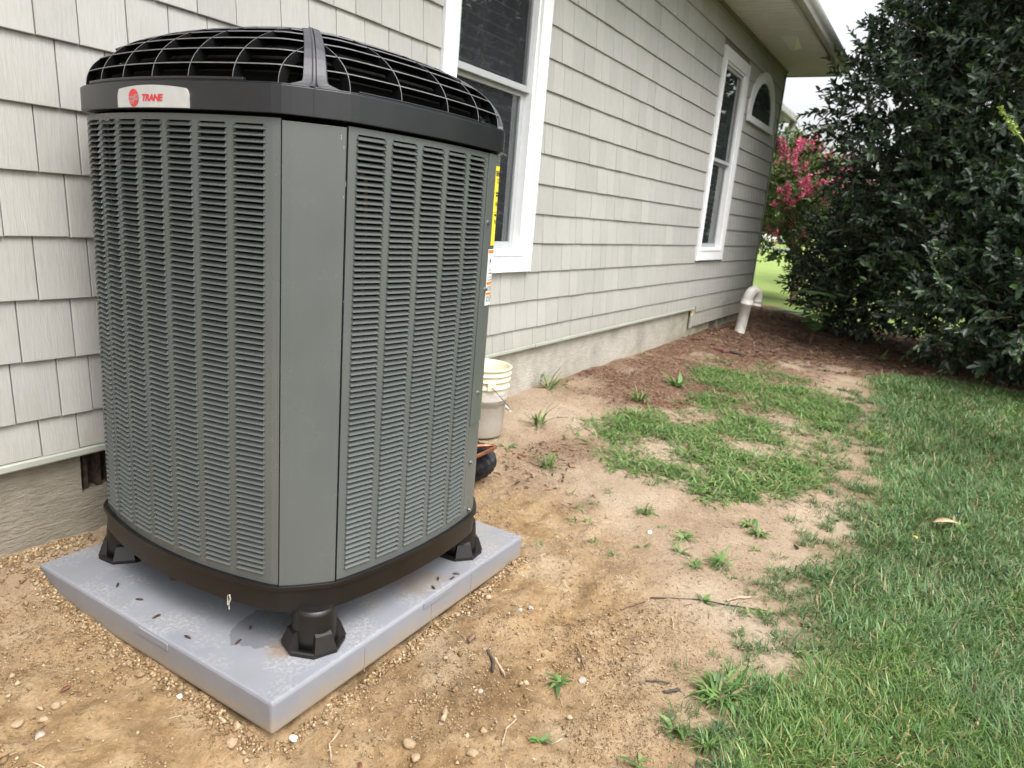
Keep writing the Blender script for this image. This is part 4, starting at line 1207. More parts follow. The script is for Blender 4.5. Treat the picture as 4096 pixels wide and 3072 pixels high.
tube_obj("control_wire", [(2.12, -0.46, lz + .20), (2.25, -0.51, lz + .17), (2.36, -0.555, lz + .14), (2.41, -0.60, lz + .12), (2.38, -0.655, lz + .11), (2.28, -0.67, lz + .10), (2.12, -0.665, lz + .095)], 0.005, M['pinkwire'], ls, 7)

# twist of wire hanging under the pan
wt = tube_obj("wire_twist", [(1.062, -0.815, -0.500), (1.058, -0.820, -0.470), (1.052, -0.835, -0.460), (1.050, -0.842, -0.468), (1.058, -0.825, -0.492), (1.066, -0.815, -0.515)], 0.0016, simple("pale_wire", (0.5, 0.47, 0.40), 0.5), None, 5)
tag(wt, "short pale twist of wire hanging from the unit's base pan", "wire")

# ------------------------------------------------------------------ VEGETATION
def hull_leaf(p, a, n, L, W, fold=0.18):
    """vectorised folded leaves: base p, axis a, normal n, length L, width W -> verts (m*6), quads (m*2)"""
    a = a / np.linalg.norm(a, axis=1)[:, None]
    v = np.cross(n, a); v /= np.linalg.norm(v, axis=1)[:, None] + 1e-9
    n = np.cross(a, v)
    L = L[:, None]; W = W[:, None]
    h = n * W * fold
    dr = n * L * -0.10
    b = p; t = p + a * L + dr * 1.6
    l1 = p + a * L * 0.30 + v * W * 0.46 + h; l2 = p + a * L * 0.70 + v * W * 0.40 + h + dr
    r1 = p + a * L * 0.30 - v * W * 0.46 + h; r2 = p + a * L * 0.70 - v * W * 0.40 + h + dr
    V = np.stack([b, t, l2, l1, r1, r2], 1).reshape(-1, 3)
    m = len(p); i = np.arange(m)[:, None] * 6
    F = np.concatenate([i + np.array([[0, 1, 2, 3]]), i + np.array([[0, 4, 5, 1]])], 1).reshape(-1, 4)
    return V, F
def rand_unit(n):
    u = rng.normal(size=(n, 3)); return u / np.linalg.norm(u, axis=1)[:, None]
def palette(m, cols, jit=0.15):
    cols = np.array(cols); c = cols[rng.integers(0, len(cols), m)]
    return np.clip(c * (1 + rng.uniform(-jit, jit, (m, 1))), 0, 1)
M['leafdark'] = mat_vcol("holly_leaf", 0.27, 0.75, 0.05)
M['leaf'] = mat_vcol("soft_leaf", 0.5, 0.35, 0.25)
M['petal'] = mat_vcol("petal", 0.6, 0.2, 0.3)
M['blade'] = mat_vcol("grass_blade", 0.45, 0.35, 0.28, 0.1, 20)
M['bark'] = simple("grey_brown_bark", (0.075, 0.055, 0.042), 0.9, 0.4, 14, bmp=0.6, bscale=40, kind="World")
M['barkpale'] = simple("tan_bark", (0.25, 0.17, 0.11), 0.8, 0.3, 9, bmp=0.4, bscale=30, kind="World")
M['twig'] = simple("dry_twig", (0.15, 0.10, 0.065), 0.9, 0.4, 60, kind="World")

def lobes_points(lobes, n, shell=(0.6, 1.0)):
    """points spread through the outer layer of a union of ellipsoids, with outward directions"""
    vol = np.array([l[3] * l[4] + l[4] * l[5] + l[3] * l[5] for l in lobes]); pr = vol / vol.sum()
    P = []; D = []
    while sum(len(q) for q in P) < n:
        k = rng.choice(len(lobes), n, p=pr); Lb = np.array(lobes)[k]
        u = rand_unit(n); r = rng.uniform(shell[0] ** 2, shell[1] ** 2, n) ** 0.5
        r = r * (1 + 0.10 * np.sin(u[:, 0] * 5 + k) * np.sin(u[:, 2] * 6 + 1.7 * k))
        p = Lb[:, :3] + u * Lb[:, 3:6] * r[:, None]
        keep = np.ones(n, bool)
        for j, l in enumerate(lobes):
            q = (p - np.array(l[:3])) / np.array(l[3:6]); inside = (np.sum(q * q, 1) < shell[0] ** 2 * 0.8) & (k != j)
            keep &= ~inside
        d = u / Lb[:, 3:6]; d /= np.linalg.norm(d, axis=1)[:, None]
        P.append(p[keep]); D.append(d[keep])
    return np.concatenate(P)[:n], np.concatenate(D)[:n]

def crown(name, lobes, n_twigs, per, leaf, ratio, cols, mat, parent, twig_len=0.3, up=0.35, shell=(0.55, 1.0), tip_cols=None, zmin=None, singles=0):
    P, D = lobes_points(lobes, n_twigs, shell)
    if zmin is not None:
        k = P[:, 2] > zmin; P, D = P[k], D[k]; n_twigs = len(P)
    d = D + rand_unit(n_twigs) * 0.55 + np.array([0, 0, up]); d /= np.linalg.norm(d, axis=1)[:, None]
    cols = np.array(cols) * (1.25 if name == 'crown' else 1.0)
    tl = twig_len * rng.uniform(0.6, 1.3, n_twigs)
    t = np.linspace(0.1, 1.0, per)[None, :] + rng.uniform(-0.04, 0.04, (n_twigs, per))
    base = P[:, None, :] + d[:, None, :] * (tl[:, None] * t)[..., None]
    s1 = np.cross(d, rand_unit(n_twigs)); s1 /= np.linalg.norm(s1, axis=1)[:, None]; s2 = np.cross(d, s1)
    ang = np.arange(per)[None, :] * 2.399 + rng.uniform(0, 6.28, (n_twigs, 1)) + rng.uniform(-.4, .4, (n_twigs, per))
    rad = np.cos(ang)[..., None] * s1[:, None, :] + np.sin(ang)[..., None] * s2[:, None, :]
    ax = rad * (1.0 - 0.55 * t[..., None]) + d[:, None, :] * (0.35 + 0.75 * t[..., None]) + rng.normal(size=(n_twigs, per, 3)) * 0.18
    nr = d[:, None, :] - ax * 0.2 + rng.normal(size=(n_twigs, per, 3)) * 0.25 + np.array([0, 0, 0.5])
    m = n_twigs * per
    ax = ax.reshape(m, 3); nr = nr.reshape(m, 3); base = base.reshape(m, 3)
    L = leaf * rng.uniform(0.65, 1.2, m); W = L * ratio * rng.uniform(0.85, 1.15, m)
    V, F = hull_leaf(base, ax, nr, L, W)
    c = palette(m, cols, 0.25)
    if tip_cols is not None:
        tip = (t.reshape(m) > 0.85) & (rng.random(m) < 0.5); c[tip] = palette(tip.sum(), tip_cols, 0.2)
    sel = np.zeros(m, bool)
    if singles:                        # the leaves that show largest stand as parts of their own
        u, v, dpt = proj(base + ax * L[:, None] * .5)
        ok = (u > 0) & (u < 4096) & (v > 0) & (v < 3072) & (dpt > 1)
        sc_ = np.where(ok, L / dpt, 0); sel[np.argsort(-sc_)[:singles]] = True
    keep = np.repeat(~sel, 6)
    Vk = V[keep]; mk = int((~sel).sum()); Fk = (np.arange(mk)[:, None, None] * 6 + np.array([[0, 1, 2, 3], [0, 4, 5, 1]])[None]).reshape(-1, 4)
    me = np_mesh(name, Vk, Fk, mat, col=np.repeat(c[~sel], 6, axis=0))
    o = link(bpy.data.objects.new(name, me), parent); o["kind"] = "stuff"
    for i_ in np.nonzero(sel)[0]:
        lm_ = np_mesh("leaf", V[i_ * 6:i_ * 6 + 6], np.array([[0, 1, 2, 3], [0, 4, 5, 1]]), mat, col=np.repeat(c[i_:i_ + 1], 6, axis=0))
        link(bpy.data.objects.new("leaf", lm_), parent)
    # fine stems
    A = P - d * 0.10; B = P + d * tl[:, None]
    w = 0.0028 * leaf / 0.08
    sv = s1 * w
    SVv = np.stack([A - sv, A + sv, B + sv * .5, B - sv * .5], 1).reshape(-1, 3); SFf = (np.arange(n_twigs)[:, None] * 4 + np.arange(4)[None, :])
    me = np_mesh("stems", SVv, SFf, M['twig']); st_ = link(bpy.data.objects.new("stems", me), o); st_["kind"] = "stuff"
    return o
def limbs(parent, base, targets, r0, mat, name="limb", seed=1, zfork=0.5):
    r_ = random.Random(seed)
    for i, tg_ in enumerate(targets):
        p0 = Vector(base); p3 = Vector(tg_)
        p1 = p0 + Vector((r_.uniform(-.15, .15), r_.uniform(-.15, .15), (p3.z - p0.z) * zfork)); p2 = p1.lerp(p3, 0.6) + Vector((r_.uniform(-.2, .2), r_.uniform(-.2, .2), 0.1))
        pts = []
        for k in range(14):
            t = k / 13; q = p0 * (1 - t) ** 3 + p1 * 3 * t * (1 - t) ** 2 + p2 * 3 * t * t * (1 - t) + p3 * t ** 3
            pts.append(tuple(q + Vector((r_.uniform(-.012, .012), r_.uniform(-.012, .012), 0))))
        tube_obj(name, pts, [r0 * (1 - 0.85 * k / 13) for k in range(14)], mat, parent, 8)

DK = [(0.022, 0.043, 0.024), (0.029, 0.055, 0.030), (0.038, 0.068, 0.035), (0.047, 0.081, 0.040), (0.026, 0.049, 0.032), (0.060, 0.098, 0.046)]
DKT = [(0.045, 0.085, 0.025), (0.06, 0.11, 0.03)]
hx, hy = 9.25, -2.95; hz = ground_z(hx, hy)
holly = empty("holly_tree", (0, 0, 0), "large dark evergreen tree with glossy leaves filling the right of the yard", "tree")
HL = [(9.5, -3.2, 2.6, 2.0, 2.0, 2.3), (9.3, -2.75, 0.95, 1.35, 1.45, 1.15), (8.9, -3.75, 0.9, 1.4, 1.3, 1.2), (9.5, -2.55, 3.8, 1.5, 1.65, 1.4), (8.15, -3.55, 0.45, .95, .85, .75), (9.9, -1.95, 0.75, 1.1, 0.95, 0.95),
      (9.7, -3.6, 4.6, 1.8, 1.8, 1.5), (9.4, -1.55, 1.9, 1.0, .85, 1.0), (8.3, -3.05, 0.05, .85, .75, .62), (8.6, -2.45, .10, .8, .65, .6), (8.4, -4.2, .1, 1.0, .9, .7), (9.7, -1.95, 3.1, .9, .8, 1.0)]
crown("crown", HL, 7600, 13, 0.086, 0.48, DK, M['leafdark'], holly, 0.30, 0.35, (0.5, 1.03), DKT, zmin=-0.60, singles=300)
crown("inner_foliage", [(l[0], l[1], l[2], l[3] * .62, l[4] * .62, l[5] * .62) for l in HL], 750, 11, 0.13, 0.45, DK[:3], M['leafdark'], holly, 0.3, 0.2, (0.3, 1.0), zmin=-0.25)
tube_obj("trunk", [(hx, hy, hz - .1), (hx + .02, hy, hz + .6), (hx + .05, hy - .05, hz + 1.6), (hx + .1, hy - .1, hz + 3.2)], [0.16, 0.13, 0.11, 0.06], M['bark'], holly, 12)
limbs(holly, (hx, hy, hz + .15), [(8.6, -3.7, 1.4), (9.3, -1.8, 1.6), (9.9, -3.6, 2.2), (8.4, -2.6, 0.6), (9.6, -1.6, .4), (8.7, -4.2, .8)], 0.075, M['bark'], seed=4)

# dark evergreen shrub between the holly and the house corner
sx_, sy_ = 10.6, -0.98
shrub = empty("evergreen_shrub", (0, 0, 0), "low dark evergreen bush left of the big tree below the pink blossom", "shrub")
crown("crown", [(10.5, -1.12, -0.02, 0.62, 0.55, 0.58), (10.9, -0.90, 0.18, 0.6, 0.52, 0.5), (10.2, -1.55, -0.10, 0.5, 0.5, 0.45), (10.9, -1.25, 0.55, .6, .6, .5)], 900, 11, 0.085, 0.42, DK, M['leafdark'], shrub, 0.24, 0.3, (0.45, 1.05), DKT, zmin=-0.68)
limbs(shrub, (sx_, sy_, ground_z(sx_, sy_) - .05), [(10.4, -1.1, 0.1), (10.8, -0.8, 0.3), (10.2, -1.4, 0.0), (10.9, -1.2, .6)], 0.03, M['bark'], seed=9)

# crape myrtle with pink panicles
cx_, cy_ = 13.6, 0.02; cz_ = ground_z(cx_, cy_)
crape = empty("crape_myrtle", (0, 0, 0), "crape myrtle covered in bright pink blossom beyond the house corner", "tree")
CL = [(13.4, 0.35, 1.25, 0.95, 0.75, 0.70), (13.6, -0.25, 1.15, 0.9, 0.7, 0.62), (13.5, 0.55, 1.65, .6, .5, .42), (13.3, 0.30, 0.40, 0.45, 0.36, 0.22)]
GRN = [(0.030, 0.060, 0.016), (0.045, 0.08, 0.022), (0.06, 0.10, 0.028), (0.09, 0.14, 0.035)]
crown("crown", CL, 760, 11, 0.085, 0.5, [(.06, .105, .03), (.08, .13, .04), (.10, .15, .05), (.13, .19, .06)], M['leaf'], crape, 0.30, 0.4, (0.4, 1.0))
P_, D_ = lobes_points(CL[:3], 240, (0.88, 1.06)); k_ = P_[:, 2] > 1.0; P_, D_ = P_[k_], D_[k_]
extra = np.array([(13.0, 0.28, 0.72), (12.9, 0.12, 0.66), (13.1, 0.20, .8), (12.7, .30, .36), (13.0, .5, .42), (12.9, -.1, .45)])
P_ = np.concatenate([P_, extra]); D_ = np.concatenate([D_, np.tile([[-.5, 0, .6]], (len(extra), 1))])
pv = []
for p, d in zip(P_, D_):
    m = 46; ax = d + np.array([0, 0, .5]); ax /= np.linalg.norm(ax); t = rng.uniform(0, 1, m); L_ = rng.uniform(.16, .30)
    pv.append(p + ax * (t * L_)[:, None] + rand_unit(m) * (0.065 * (1 - .75 * t))[:, None])
pv = np.concatenate(pv); m = len(pv)
V, F = hull_leaf(pv, rand_unit(m), rand_unit(m), rng.uniform(.025, .045, m), rng.uniform(.02, .035, m))
me = np_mesh("blossom", V, F, M['petal'], col=np.repeat(palette(m, [(0.76, 0.15, 0.28), (0.80, 0.24, 0.38), (0.82, 0.34, 0.45), (0.68, 0.09, 0.20)], .2), 6, axis=0))
link(bpy.data.objects.new("blossom", me), crape)["kind"] = "stuff"
limbs(crape, (cx_, cy_, cz_ - .05), [(13.3, 0.5, 1.1), (13.7, 0.2, 1.3), (13.5, -0.3, 1.2), (13.4, 0.75, .9), (13.9, -.1, 1.1)], 0.045, M['barkpale'], "stem", seed=3, zfork=.6)

# flower spray reaching in from the right edge
bud = empty("flowering_shrub", (0, 0, 0), "upright leafy shrub at the right edge with pale green budding flower spikes", "shrub")
bsx, bsy = 5.2, -3.05; bsz = ground_z(bsx, bsy)
def spike(pts, n, cols, spread, name):
    tube_obj("stem", pts, [0.006, 0.005, 0.004, 0.002][:len(pts)], simple("green_stem", (0.20, 0.30, 0.08), .6), bud, 6)
    a = np.array(pts[-2]); b_ = np.array(pts[-1]); t = rng.uniform(0, 1, n); p = a + (b_ - a) * t[:, None] + rand_unit(n) * (spread * (1.1 - .85 * t))[:, None]
    V, F = hull_leaf(p, rand_unit(n), rand_unit(n), rng.uniform(.010, .018, n), rng.uniform(.009, .014, n))
    me = np_mesh(name, V, F, M['petal'], col=np.repeat(palette(n, cols, .2), 6, axis=0)); link(bpy.data.objects.new(name, me), bud)["kind"] = "stuff"
spike([(5.15, -3.0, bsz), (5.1, -2.75, .6), (4.9, -2.45, 1.13), (4.85, -2.40, 1.18), (4.80, -2.295, 1.30)][1:], 170, [(0.30, 0.42, 0.10), (0.42, 0.50, 0.14), (0.22, 0.33, 0.08)], 0.016, "bud_spike")
spike([(5.2, -3.05, bsz), (5.2, -2.8, .7), (5.0, -2.47, 1.24), (4.95, -2.425, 1.38)], 130, [(0.50, 0.28, 0.14), (0.58, 0.42, 0.20), (0.30, 0.26, 0.10)], 0.022, "bud_spike")
crown("crown", [(5.2, -3.25, 0.35, .42, .34, .75)], 150, 10, 0.075, .38, GRN, M['leaf'], bud, .22, .6, (.3, 1.0))

# young heart-leaved plant at the edge of the bed
yp = empty("young_plant", (0, 0, 0), "young broad-leaved plant with heart-shaped leaves at the bed's edge", "plant")
yx, yy = 9.0, -1.02; yz = ground_z(yx, yy)
for i in range(4):
    tube_obj("stem", [(yx, yy, yz), (yx + .03 * math.cos(i * 1.7), yy + .03 * math.sin(i * 1.7), yz + .25), (yx + .13 * math.cos(i * 1.7), yy + .10 * math.sin(i * 1.7), yz + .50 + .05 * i)], [.006, .005, .003], M['twig'], yp, 6)
for i in range(36):
    t = rng.uniform(.25, 1.0); a_ = rng.uniform(0, 6.28); r0 = .05 + .17 * t * rng.uniform(.5, 1.2)
    c = np.array([yx + r0 * math.cos(a_), yy + r0 * math.sin(a_), yz + .10 + .56 * t])
    s_ = rng.uniform(.05, .085); pts = [(0, 0), (-.35, .75), (.1, 1.0), (.7, .72), (1.5, 0), (.7, -.72), (.1, -1.0), (-.35, -.75)]
    fw = np.array([math.cos(a_), math.sin(a_), -.35]); fw /= np.linalg.norm(fw); rt = np.cross(fw, [0, 0, 1]); rt /= np.linalg.norm(rt); up_ = np.cross(rt, fw)
    V = [c + fw * u * s_ + rt * v * s_ - up_ * abs(v) * .15 * s_ for u, v in pts]
    g_ = rng.uniform(.8, 1.25)
    me = np_mesh("leaf", np.array(V), np.array([[0, 1, 2, 3], [0, 3, 4, 5], [0, 5, 6, 7]]), M['leaf'], col=np.tile([[.050 * g_, .105 * g_, .025 * g_]], (8, 1)))
    link(bpy.data.objects.new("leaf", me), yp)

# trees farther off, across the road
def far_tree(name, label, x, y, h, r, cols, seed, n=520, group=None):
    z = -0.72; t = empty(name, (0, 0, 0), label, "tree", group)
    r_ = random.Random(seed)
    lb = [(x + r_.uniform(-.5, .5) * r, y + r_.uniform(-.5, .5) * r, z + h * r_.uniform(.45, .8), r * r_.uniform(.55, .8), r * r_.uniform(.55, .8), h * r_.uniform(.18, .28)) for _ in range(6)]
    lb.append((x, y, z + h * .62, r * .8, r * .8, h * .32))
    crown("crown", lb, n, 8, r * 0.16, .6, cols, M['leaf'], t, r * .25, .3, (.5, 1.0))
    tube_obj("trunk", [(x, y, z), (x + .05, y, z + h * .3), (x, y + .1, z + h * .65)], [h * .03, h * .022, h * .012], M['bark'], t, 10)
    limbs(t, (x, y, z + h * .22), [(l[0], l[1], l[2]) for l in lb[:4]], h * .012, M['bark'], seed=seed)
FT = [(0.06, 0.10, 0.03), (0.09, 0.14, 0.04), (0.12, 0.17, 0.06)]
far_tree("shade_tree", "tall pale green tree rising behind the pink blossom", 58, 10.6, 9.6, 3.0, FT, 1)
far_tree("shade_tree", "broad tree with bare trunk standing behind the white parked car", 100, 15.5, 11, 5.0, FT, 2, 420)
far_tree("shade_tree", "low round tree far left next to the house corner edge", 104, 23.0, 8, 5.0, FT, 3, 320)
far_tree("shade_tree", "distant tree seen through gaps under the dark evergreen", 75, -6, 10, 5.0, FT, 4, 320)
far_tree("shade_tree", "distant tree glimpsed through the top of the dark evergreen", 60, -9, 12, 5.0, FT, 5, 320)
# across the yard, reflected in the window panes
far_tree("shade_tree", "mostly hidden tree added behind the big dark evergreen, darkening the pane reflection", 19, -3.6, 8.0, 2.4, DK[2:] + FT[:1], 8, 500)  # added to block bright sky in the far pane's reflection
far_tree("shade_tree", "tall yard tree reflected in the near window pane", 15.5, -9.5, 9.0, 3.2, DK[2:] + FT[:1], 6, 600)
far_tree("shade_tree", "yard tree reflected in the far window pane", 24, -13, 10, 3.6, DK[2:] + FT[:1], 7, 500)

# parked car beyond the road
car = empty("parked_car", (0, 0, 0), "small white car parked far away beyond the road", "car")
def car_at(x, y, z):
    prof = [(-2.1, .35), (-2.15, .62), (-2.0, .82), (-1.35, .92), (-0.75, 1.36), (0.7, 1.40), (1.5, .98), (2.1, .86), (2.15, .40), (1.75, .30), (-1.75, .30)]
    V = []; n = len(prof)
    for s in (-.85, .85): V += [(x + s * (0.86 if pz > 1.0 else 1.0), y + px_, z + pz) for px_, pz in prof]
    F = [tuple(range(n)), tuple(n + i for i in reversed(range(n)))] + [(i, (i + 1) % n, n + (i + 1) % n, n + i) for i in range(n)]
    body = mesh_obj("body", V, F, simple("white_car_paint", (.85, .86, .87), .25, .02), car)
    for s in (-.86, .86):
        mesh_obj("side_window", [(x + s * 0.97, y - 1.1, z + .96), (x + s * .97, y + 1.2, z + .98), (x + s * .90, y + .62, z + 1.32), (x + s * .90, y - .68, z + 1.30)], [(0, 1, 2, 3)], M['ink'], body)
        for wy in (-1.3, 1.3):
            bm = bmesh.new(); bmesh.ops.create_cone(bm, cap_ends=True, segments=20, radius1=.33, radius2=.33, depth=.22, matrix=Matrix.Translation((x + s, y + wy, z + .33)) @ Matrix.Rotation(PI / 2, 4, 'Y'))
            bm_obj("wheel", bm, M['ink'], car)
car_at(93, 16.8, -.70)

# ------------------------------------------------------------------ LAWN AND WEEDS
def blades(P, L, W, lean, cols, jit=.2, az=None, curl=0.35):
    m = len(P)
    az = rng.uniform(0, 2 * PI, m) if az is None else az
    d = np.stack([np.cos(az), np.sin(az), np.zeros(m)], 1)
    s = np.stack([-np.sin(az), np.cos(az), np.zeros(m)], 1)
    tw = rng.uniform(-.8, .8, m)[:, None]; s = s * np.cos(tw) + d * np.sin(tw) * .6
    up = np.array([0, 0, 1.0])
    a1 = d * np.sin(lean)[:, None] + up * np.cos(lean)[:, None]
    l2 = np.minimum(lean + curl * rng.uniform(.3, 2.2, m), 2.0); a2 = d * np.sin(l2)[:, None] + up * np.cos(l2)[:, None]
    L = L[:, None]; W = W[:, None] * .5
    p1 = P + a1 * L * .5; p2 = p1 + a2 * L * .5
    V = np.stack([P - s * W, P + s * W, p1 - s * W * .95, p1 + s * W * .95, p2 - s * W * .12, p2 + s * W * .12], 1).reshape(-1, 3)
    i = np.arange(m)[:, None] * 6
    F = np.concatenate([i + np.array([[0, 1, 3, 2]]), i + np.array([[2, 3, 5, 4]])], 1).reshape(-1, 4)
    return V, F, np.repeat(palette(m, cols, jit), 6, axis=0)
def scatter(n, x0, x1, y0, y1, pfun):
    x = rng.uniform(x0, x1, n); y = rng.uniform(y0, y1, n)
    k = rng.random(n) < pfun(x, y); x, y = x[k], y[k]
    return np.stack([x, y, gz(x, y) - 0.003], 1)
LAWNC = [(0.062, 0.125, 0.034), (0.074, 0.145, 0.042), (0.090, 0.170, 0.050), (0.11, 0.20, 0.062), (0.070, 0.135, 0.056), (0.13, 0.215, 0.070), (0.095, 0.17, 0.075), (0.078, 0.150, 0.046), (0.066, 0.130, 0.05), (0.085, 0.155, 0.046), (0.28, 0.235, 0.13), (0.17, 0.25, 0.12)]
def lawn_p(x, y):
    # ragged thin edge, patchy cover near the bare soil
    c = lawn_mask(x, y); t = fbm(x * 5, y * 5, 61, 3)
    return np.clip(c * (0.20 + 1.45 * t) * sstep(0.10, 0.75, c + (t - 0.45) * 1.3), 0, 1)
Vs, Fs, Cs = [], [], []; off = 0
for (n, x0, x1, y0, y1, ln_, w_) in ((90000, 1.0, 2.6, -3.1, -1.7, .058, .0031), (110000, 2.6, 5.0, -4.0, -1.7, .060, .0042), (80000, 5.0, 8.6, -5.0, -1.4, .066, .0062), (16000, -.4, 1.0, -3.0, -1.7, .058, .0031)):
    P = scatter(n, x0, x1, y0, y1, lawn_p); m = len(P)
    tuft = fbm(P[:, 0] * 7, P[:, 1] * 7, 44, 3); tone = fbm(P[:, 0] * 1.6, P[:, 1] * 1.6, 45, 3)
    V, F, c = blades(P, ln_ * rng.uniform(.5, 1.35, m) * (.65 + .7 * tuft), w_ * rng.uniform(.55, 1.45, m) * (1 + 1.2 * (rng.random(m) < .04)), np.abs(rng.normal(.95, .42, m)), LAWNC, .22, curl=.45,
                     az=fbm(P[:, 0] * 2.5, P[:, 1] * 2.5, 46, 2) * 9 + rng.normal(0, 1.7, m))
    c = c * (np.repeat(np.clip(.85 + .70 * tone, .9, 1.5), 6)[:, None] * np.array([[1.0, 1.0, 1.0]]))
    yel = np.repeat(sstep(.56, .68, fbm(P[:, 0] * 1.3 + 4, P[:, 1] * 1.3, 47, 3)), 6)[:, None]
    c = c * (1 + yel * np.array([[.16, .14, -.12]]))
    Vs.append(V); Fs.append(F + off); Cs.append(c); off += len(V)
lawn = link(bpy.data.objects.new("lawn_grass", np_mesh("lawn_grass", np.concatenate(Vs), np.concatenate(Fs), M['blade'], col=np.concatenate(Cs))))
tag(lawn, "short mixed lawn grass on the right side of the yard", "grass", kind="stuff")

WEEDC = [(0.095, 0.185, 0.045), (0.12, 0.225, 0.056), (0.14, 0.255, 0.068), (0.09, 0.17, 0.056), (0.19, 0.30, 0.10), (0.26, 0.25, 0.12)]
def clump_arrays(x, y, n, L, W, spread, lean=(.55, 1.35), cols=WEEDC):
    a = rng.uniform(0, 2 * PI, n); r = spread * np.sqrt(rng.random(n))
    P = np.stack([x + r * np.cos(a), y + r * np.sin(a), np.zeros(n)], 1); P[:, 2] = gz(P[:, 0], P[:, 1]) - .002 + rng.uniform(0, L * .22, n)
    return blades(P, L * rng.uniform(.5, 1.25, n), W * rng.uniform(.7, 1.25, n), rng.uniform(lean[0], lean[1], n), cols, .2, a + rng.normal(0, .7, n), .5)
# crabgrass mat
n = 3600; x = rng.uniform(3.0, 7.6, n); y = rng.uniform(-2.0, -0.25, n)
dens = sstep(.36, .54, fbm(x * 2.4, y * 3.0, 73, 4)) * .72 + .05
k = in_poly(x, y, WEED_POLY) & (rng.random(n) < dens)
Vs, Fs, Cs = [], [], []; off = 0
for xx, yy2 in zip(x[k], y[k]):
    V, F, c = clump_arrays(xx, yy2, int(rng.integers(14, 34)), rng.uniform(.05, .088), .0078, rng.uniform(.04, .13), (.85, 1.6))
    Vs.append(V); Fs.append(F + off); Cs.append(c); off += len(V)
cg = link(bpy.data.objects.new("crabgrass", np_mesh("crabgrass", np.concatenate(Vs), np.concatenate(Fs), M['blade'], col=np.concatenate(Cs))))
tag(cg, "sprawling bright green crabgrass mat between bare soil and lawn", "weeds", kind="stuff")
# single weeds
WEEDS = [
 (2.297, -1.063, 12, .030, .008, "tiny green sprig on the soil just off the pad's right corner"),
 (1.588, -1.526, 11, .042, .013, "small leafy weed beside the pale stone in the bare soil"),
 (1.349, -1.597, 9, .034, .013, "small leafy seedling at the bottom edge of the bare soil"),
 (1.585, -1.852, 13, .050, .013, "star-shaped weed lying flat near the lawn's lower corner"),
 (1.786, -1.918, 110, .062, .0095, "big sprawling crabgrass clump on the lawn edge at lower right"),
 (2.243, -1.733, 12, .045, .010, "green sprig growing over the long dark twig"),
 (2.703, -1.523, 24, .055, .009, "feathery weed on bare soil left of the lawn, nearest the mulch crumbs"),
 (3.024, -1.710, 26, .060, .010, "upper one of two touching weeds in the sandy path"),
 (2.971, -1.759, 30, .060, .010, "lower one of two touching weeds in the sandy path"),
 (2.570, -1.704, 30, .080, .008, "spiky grass weed standing alone in the pale sandy soil"),
 (2.475, -1.636, 14, .050, .010, "flat little weed just left of the spiky grass weed"),
 (2.557, -1.550, 12, .060, .009, "two-bladed grass weed lying over dark bark crumbs"),
 (2.287, -1.931, 30, .045, .005, "small dark grass tuft between the forked twig and lawn"),
 (1.579, -1.944, 70, .060, .004, "round dark grass tuft at the bottom lawn corner"),
 (4.195, -0.075, 26, .17, .011, "tall grass weed growing against the foundation wall"),
 (3.471, -0.400, 26, .13, .009, "upright grass weed just right of the bucket"),
 (2.999, -0.718, 34, .11, .007, "thin straggly grass weed in front of the insulated coil"),
 (5.216, -0.640, 18, .13, .032, "pale broad-leaved weed in the mulch near the wall"),
 (4.55, -0.60, 40, .12, .010, "bright grass weed at the near edge of the mulch"),
 (1.418, -1.829, 10, .045, .010, "half-cropped weed at the very bottom of the view"),
 (2.843, -1.296, 26, .060, .009, "flat green weed above the sandy path, closest to the wall"),
 (3.03, -0.455, 7, .085, .012, "few green blades at the foot of the bucket"),
 (8.516, -1.809, 24, .12, .008, "pale grass weed at the shady edge below the big tree"),
 (3.646, -2.493, 26, .08, .012, "broad bright blades beside the curled dead leaf in the lawn"),
]
for (x, y, n, L, W, lab) in WEEDS:
    V, F, c = clump_arrays(x, y, n, L, W, L * (.75 if n > 90 else .22), (.7, 1.5) if L < .1 else (.2, 1.25))
    o = link(bpy.data.objects.new("weed", np_mesh("weed", V, F, M['blade'], col=c)))
    tag(o, lab, "weed", "weeds growing in the bare soil")
# stray tufts along the ragged lawn edge
Vs, Fs, Cs = [], [], []; off = 0
n = 300; x = rng.uniform(1.2, 6.5, n); ye = np.interp(x, LAWN_X, LAWN_Y); y = ye + rng.normal(-.02, .085, n)
for xx, yy2 in zip(x, y):
    V, F, c = clump_arrays(xx, yy2, int(rng.integers(14, 44)), rng.uniform(.026, .048), .0032, rng.uniform(.012, .04), (.3, 1.3), LAWNC)
    Vs.append(V); Fs.append(F + off); Cs.append(c); off += len(V)
n = 70; x = rng.uniform(2.2, 4.2, n); y = rng.uniform(-1.9, -.9, n)
for xx, yy2 in zip(x, y):
    if rng.random() < .55:
        V, F, c = clump_arrays(xx, yy2, int(rng.integers(4, 12)), rng.uniform(.02, .045), .006, .015)
        Vs.append(V); Fs.append(F + off); Cs.append(c); off += len(V)
et = link(bpy.data.objects.new("edge_grass", np_mesh("edge_grass", np.concatenate(Vs), np.concatenate(Fs), M['blade'], col=np.concatenate(Cs))))
tag(et, "ragged little grass tufts thinning out along the lawn edge", "grass", kind="stuff")

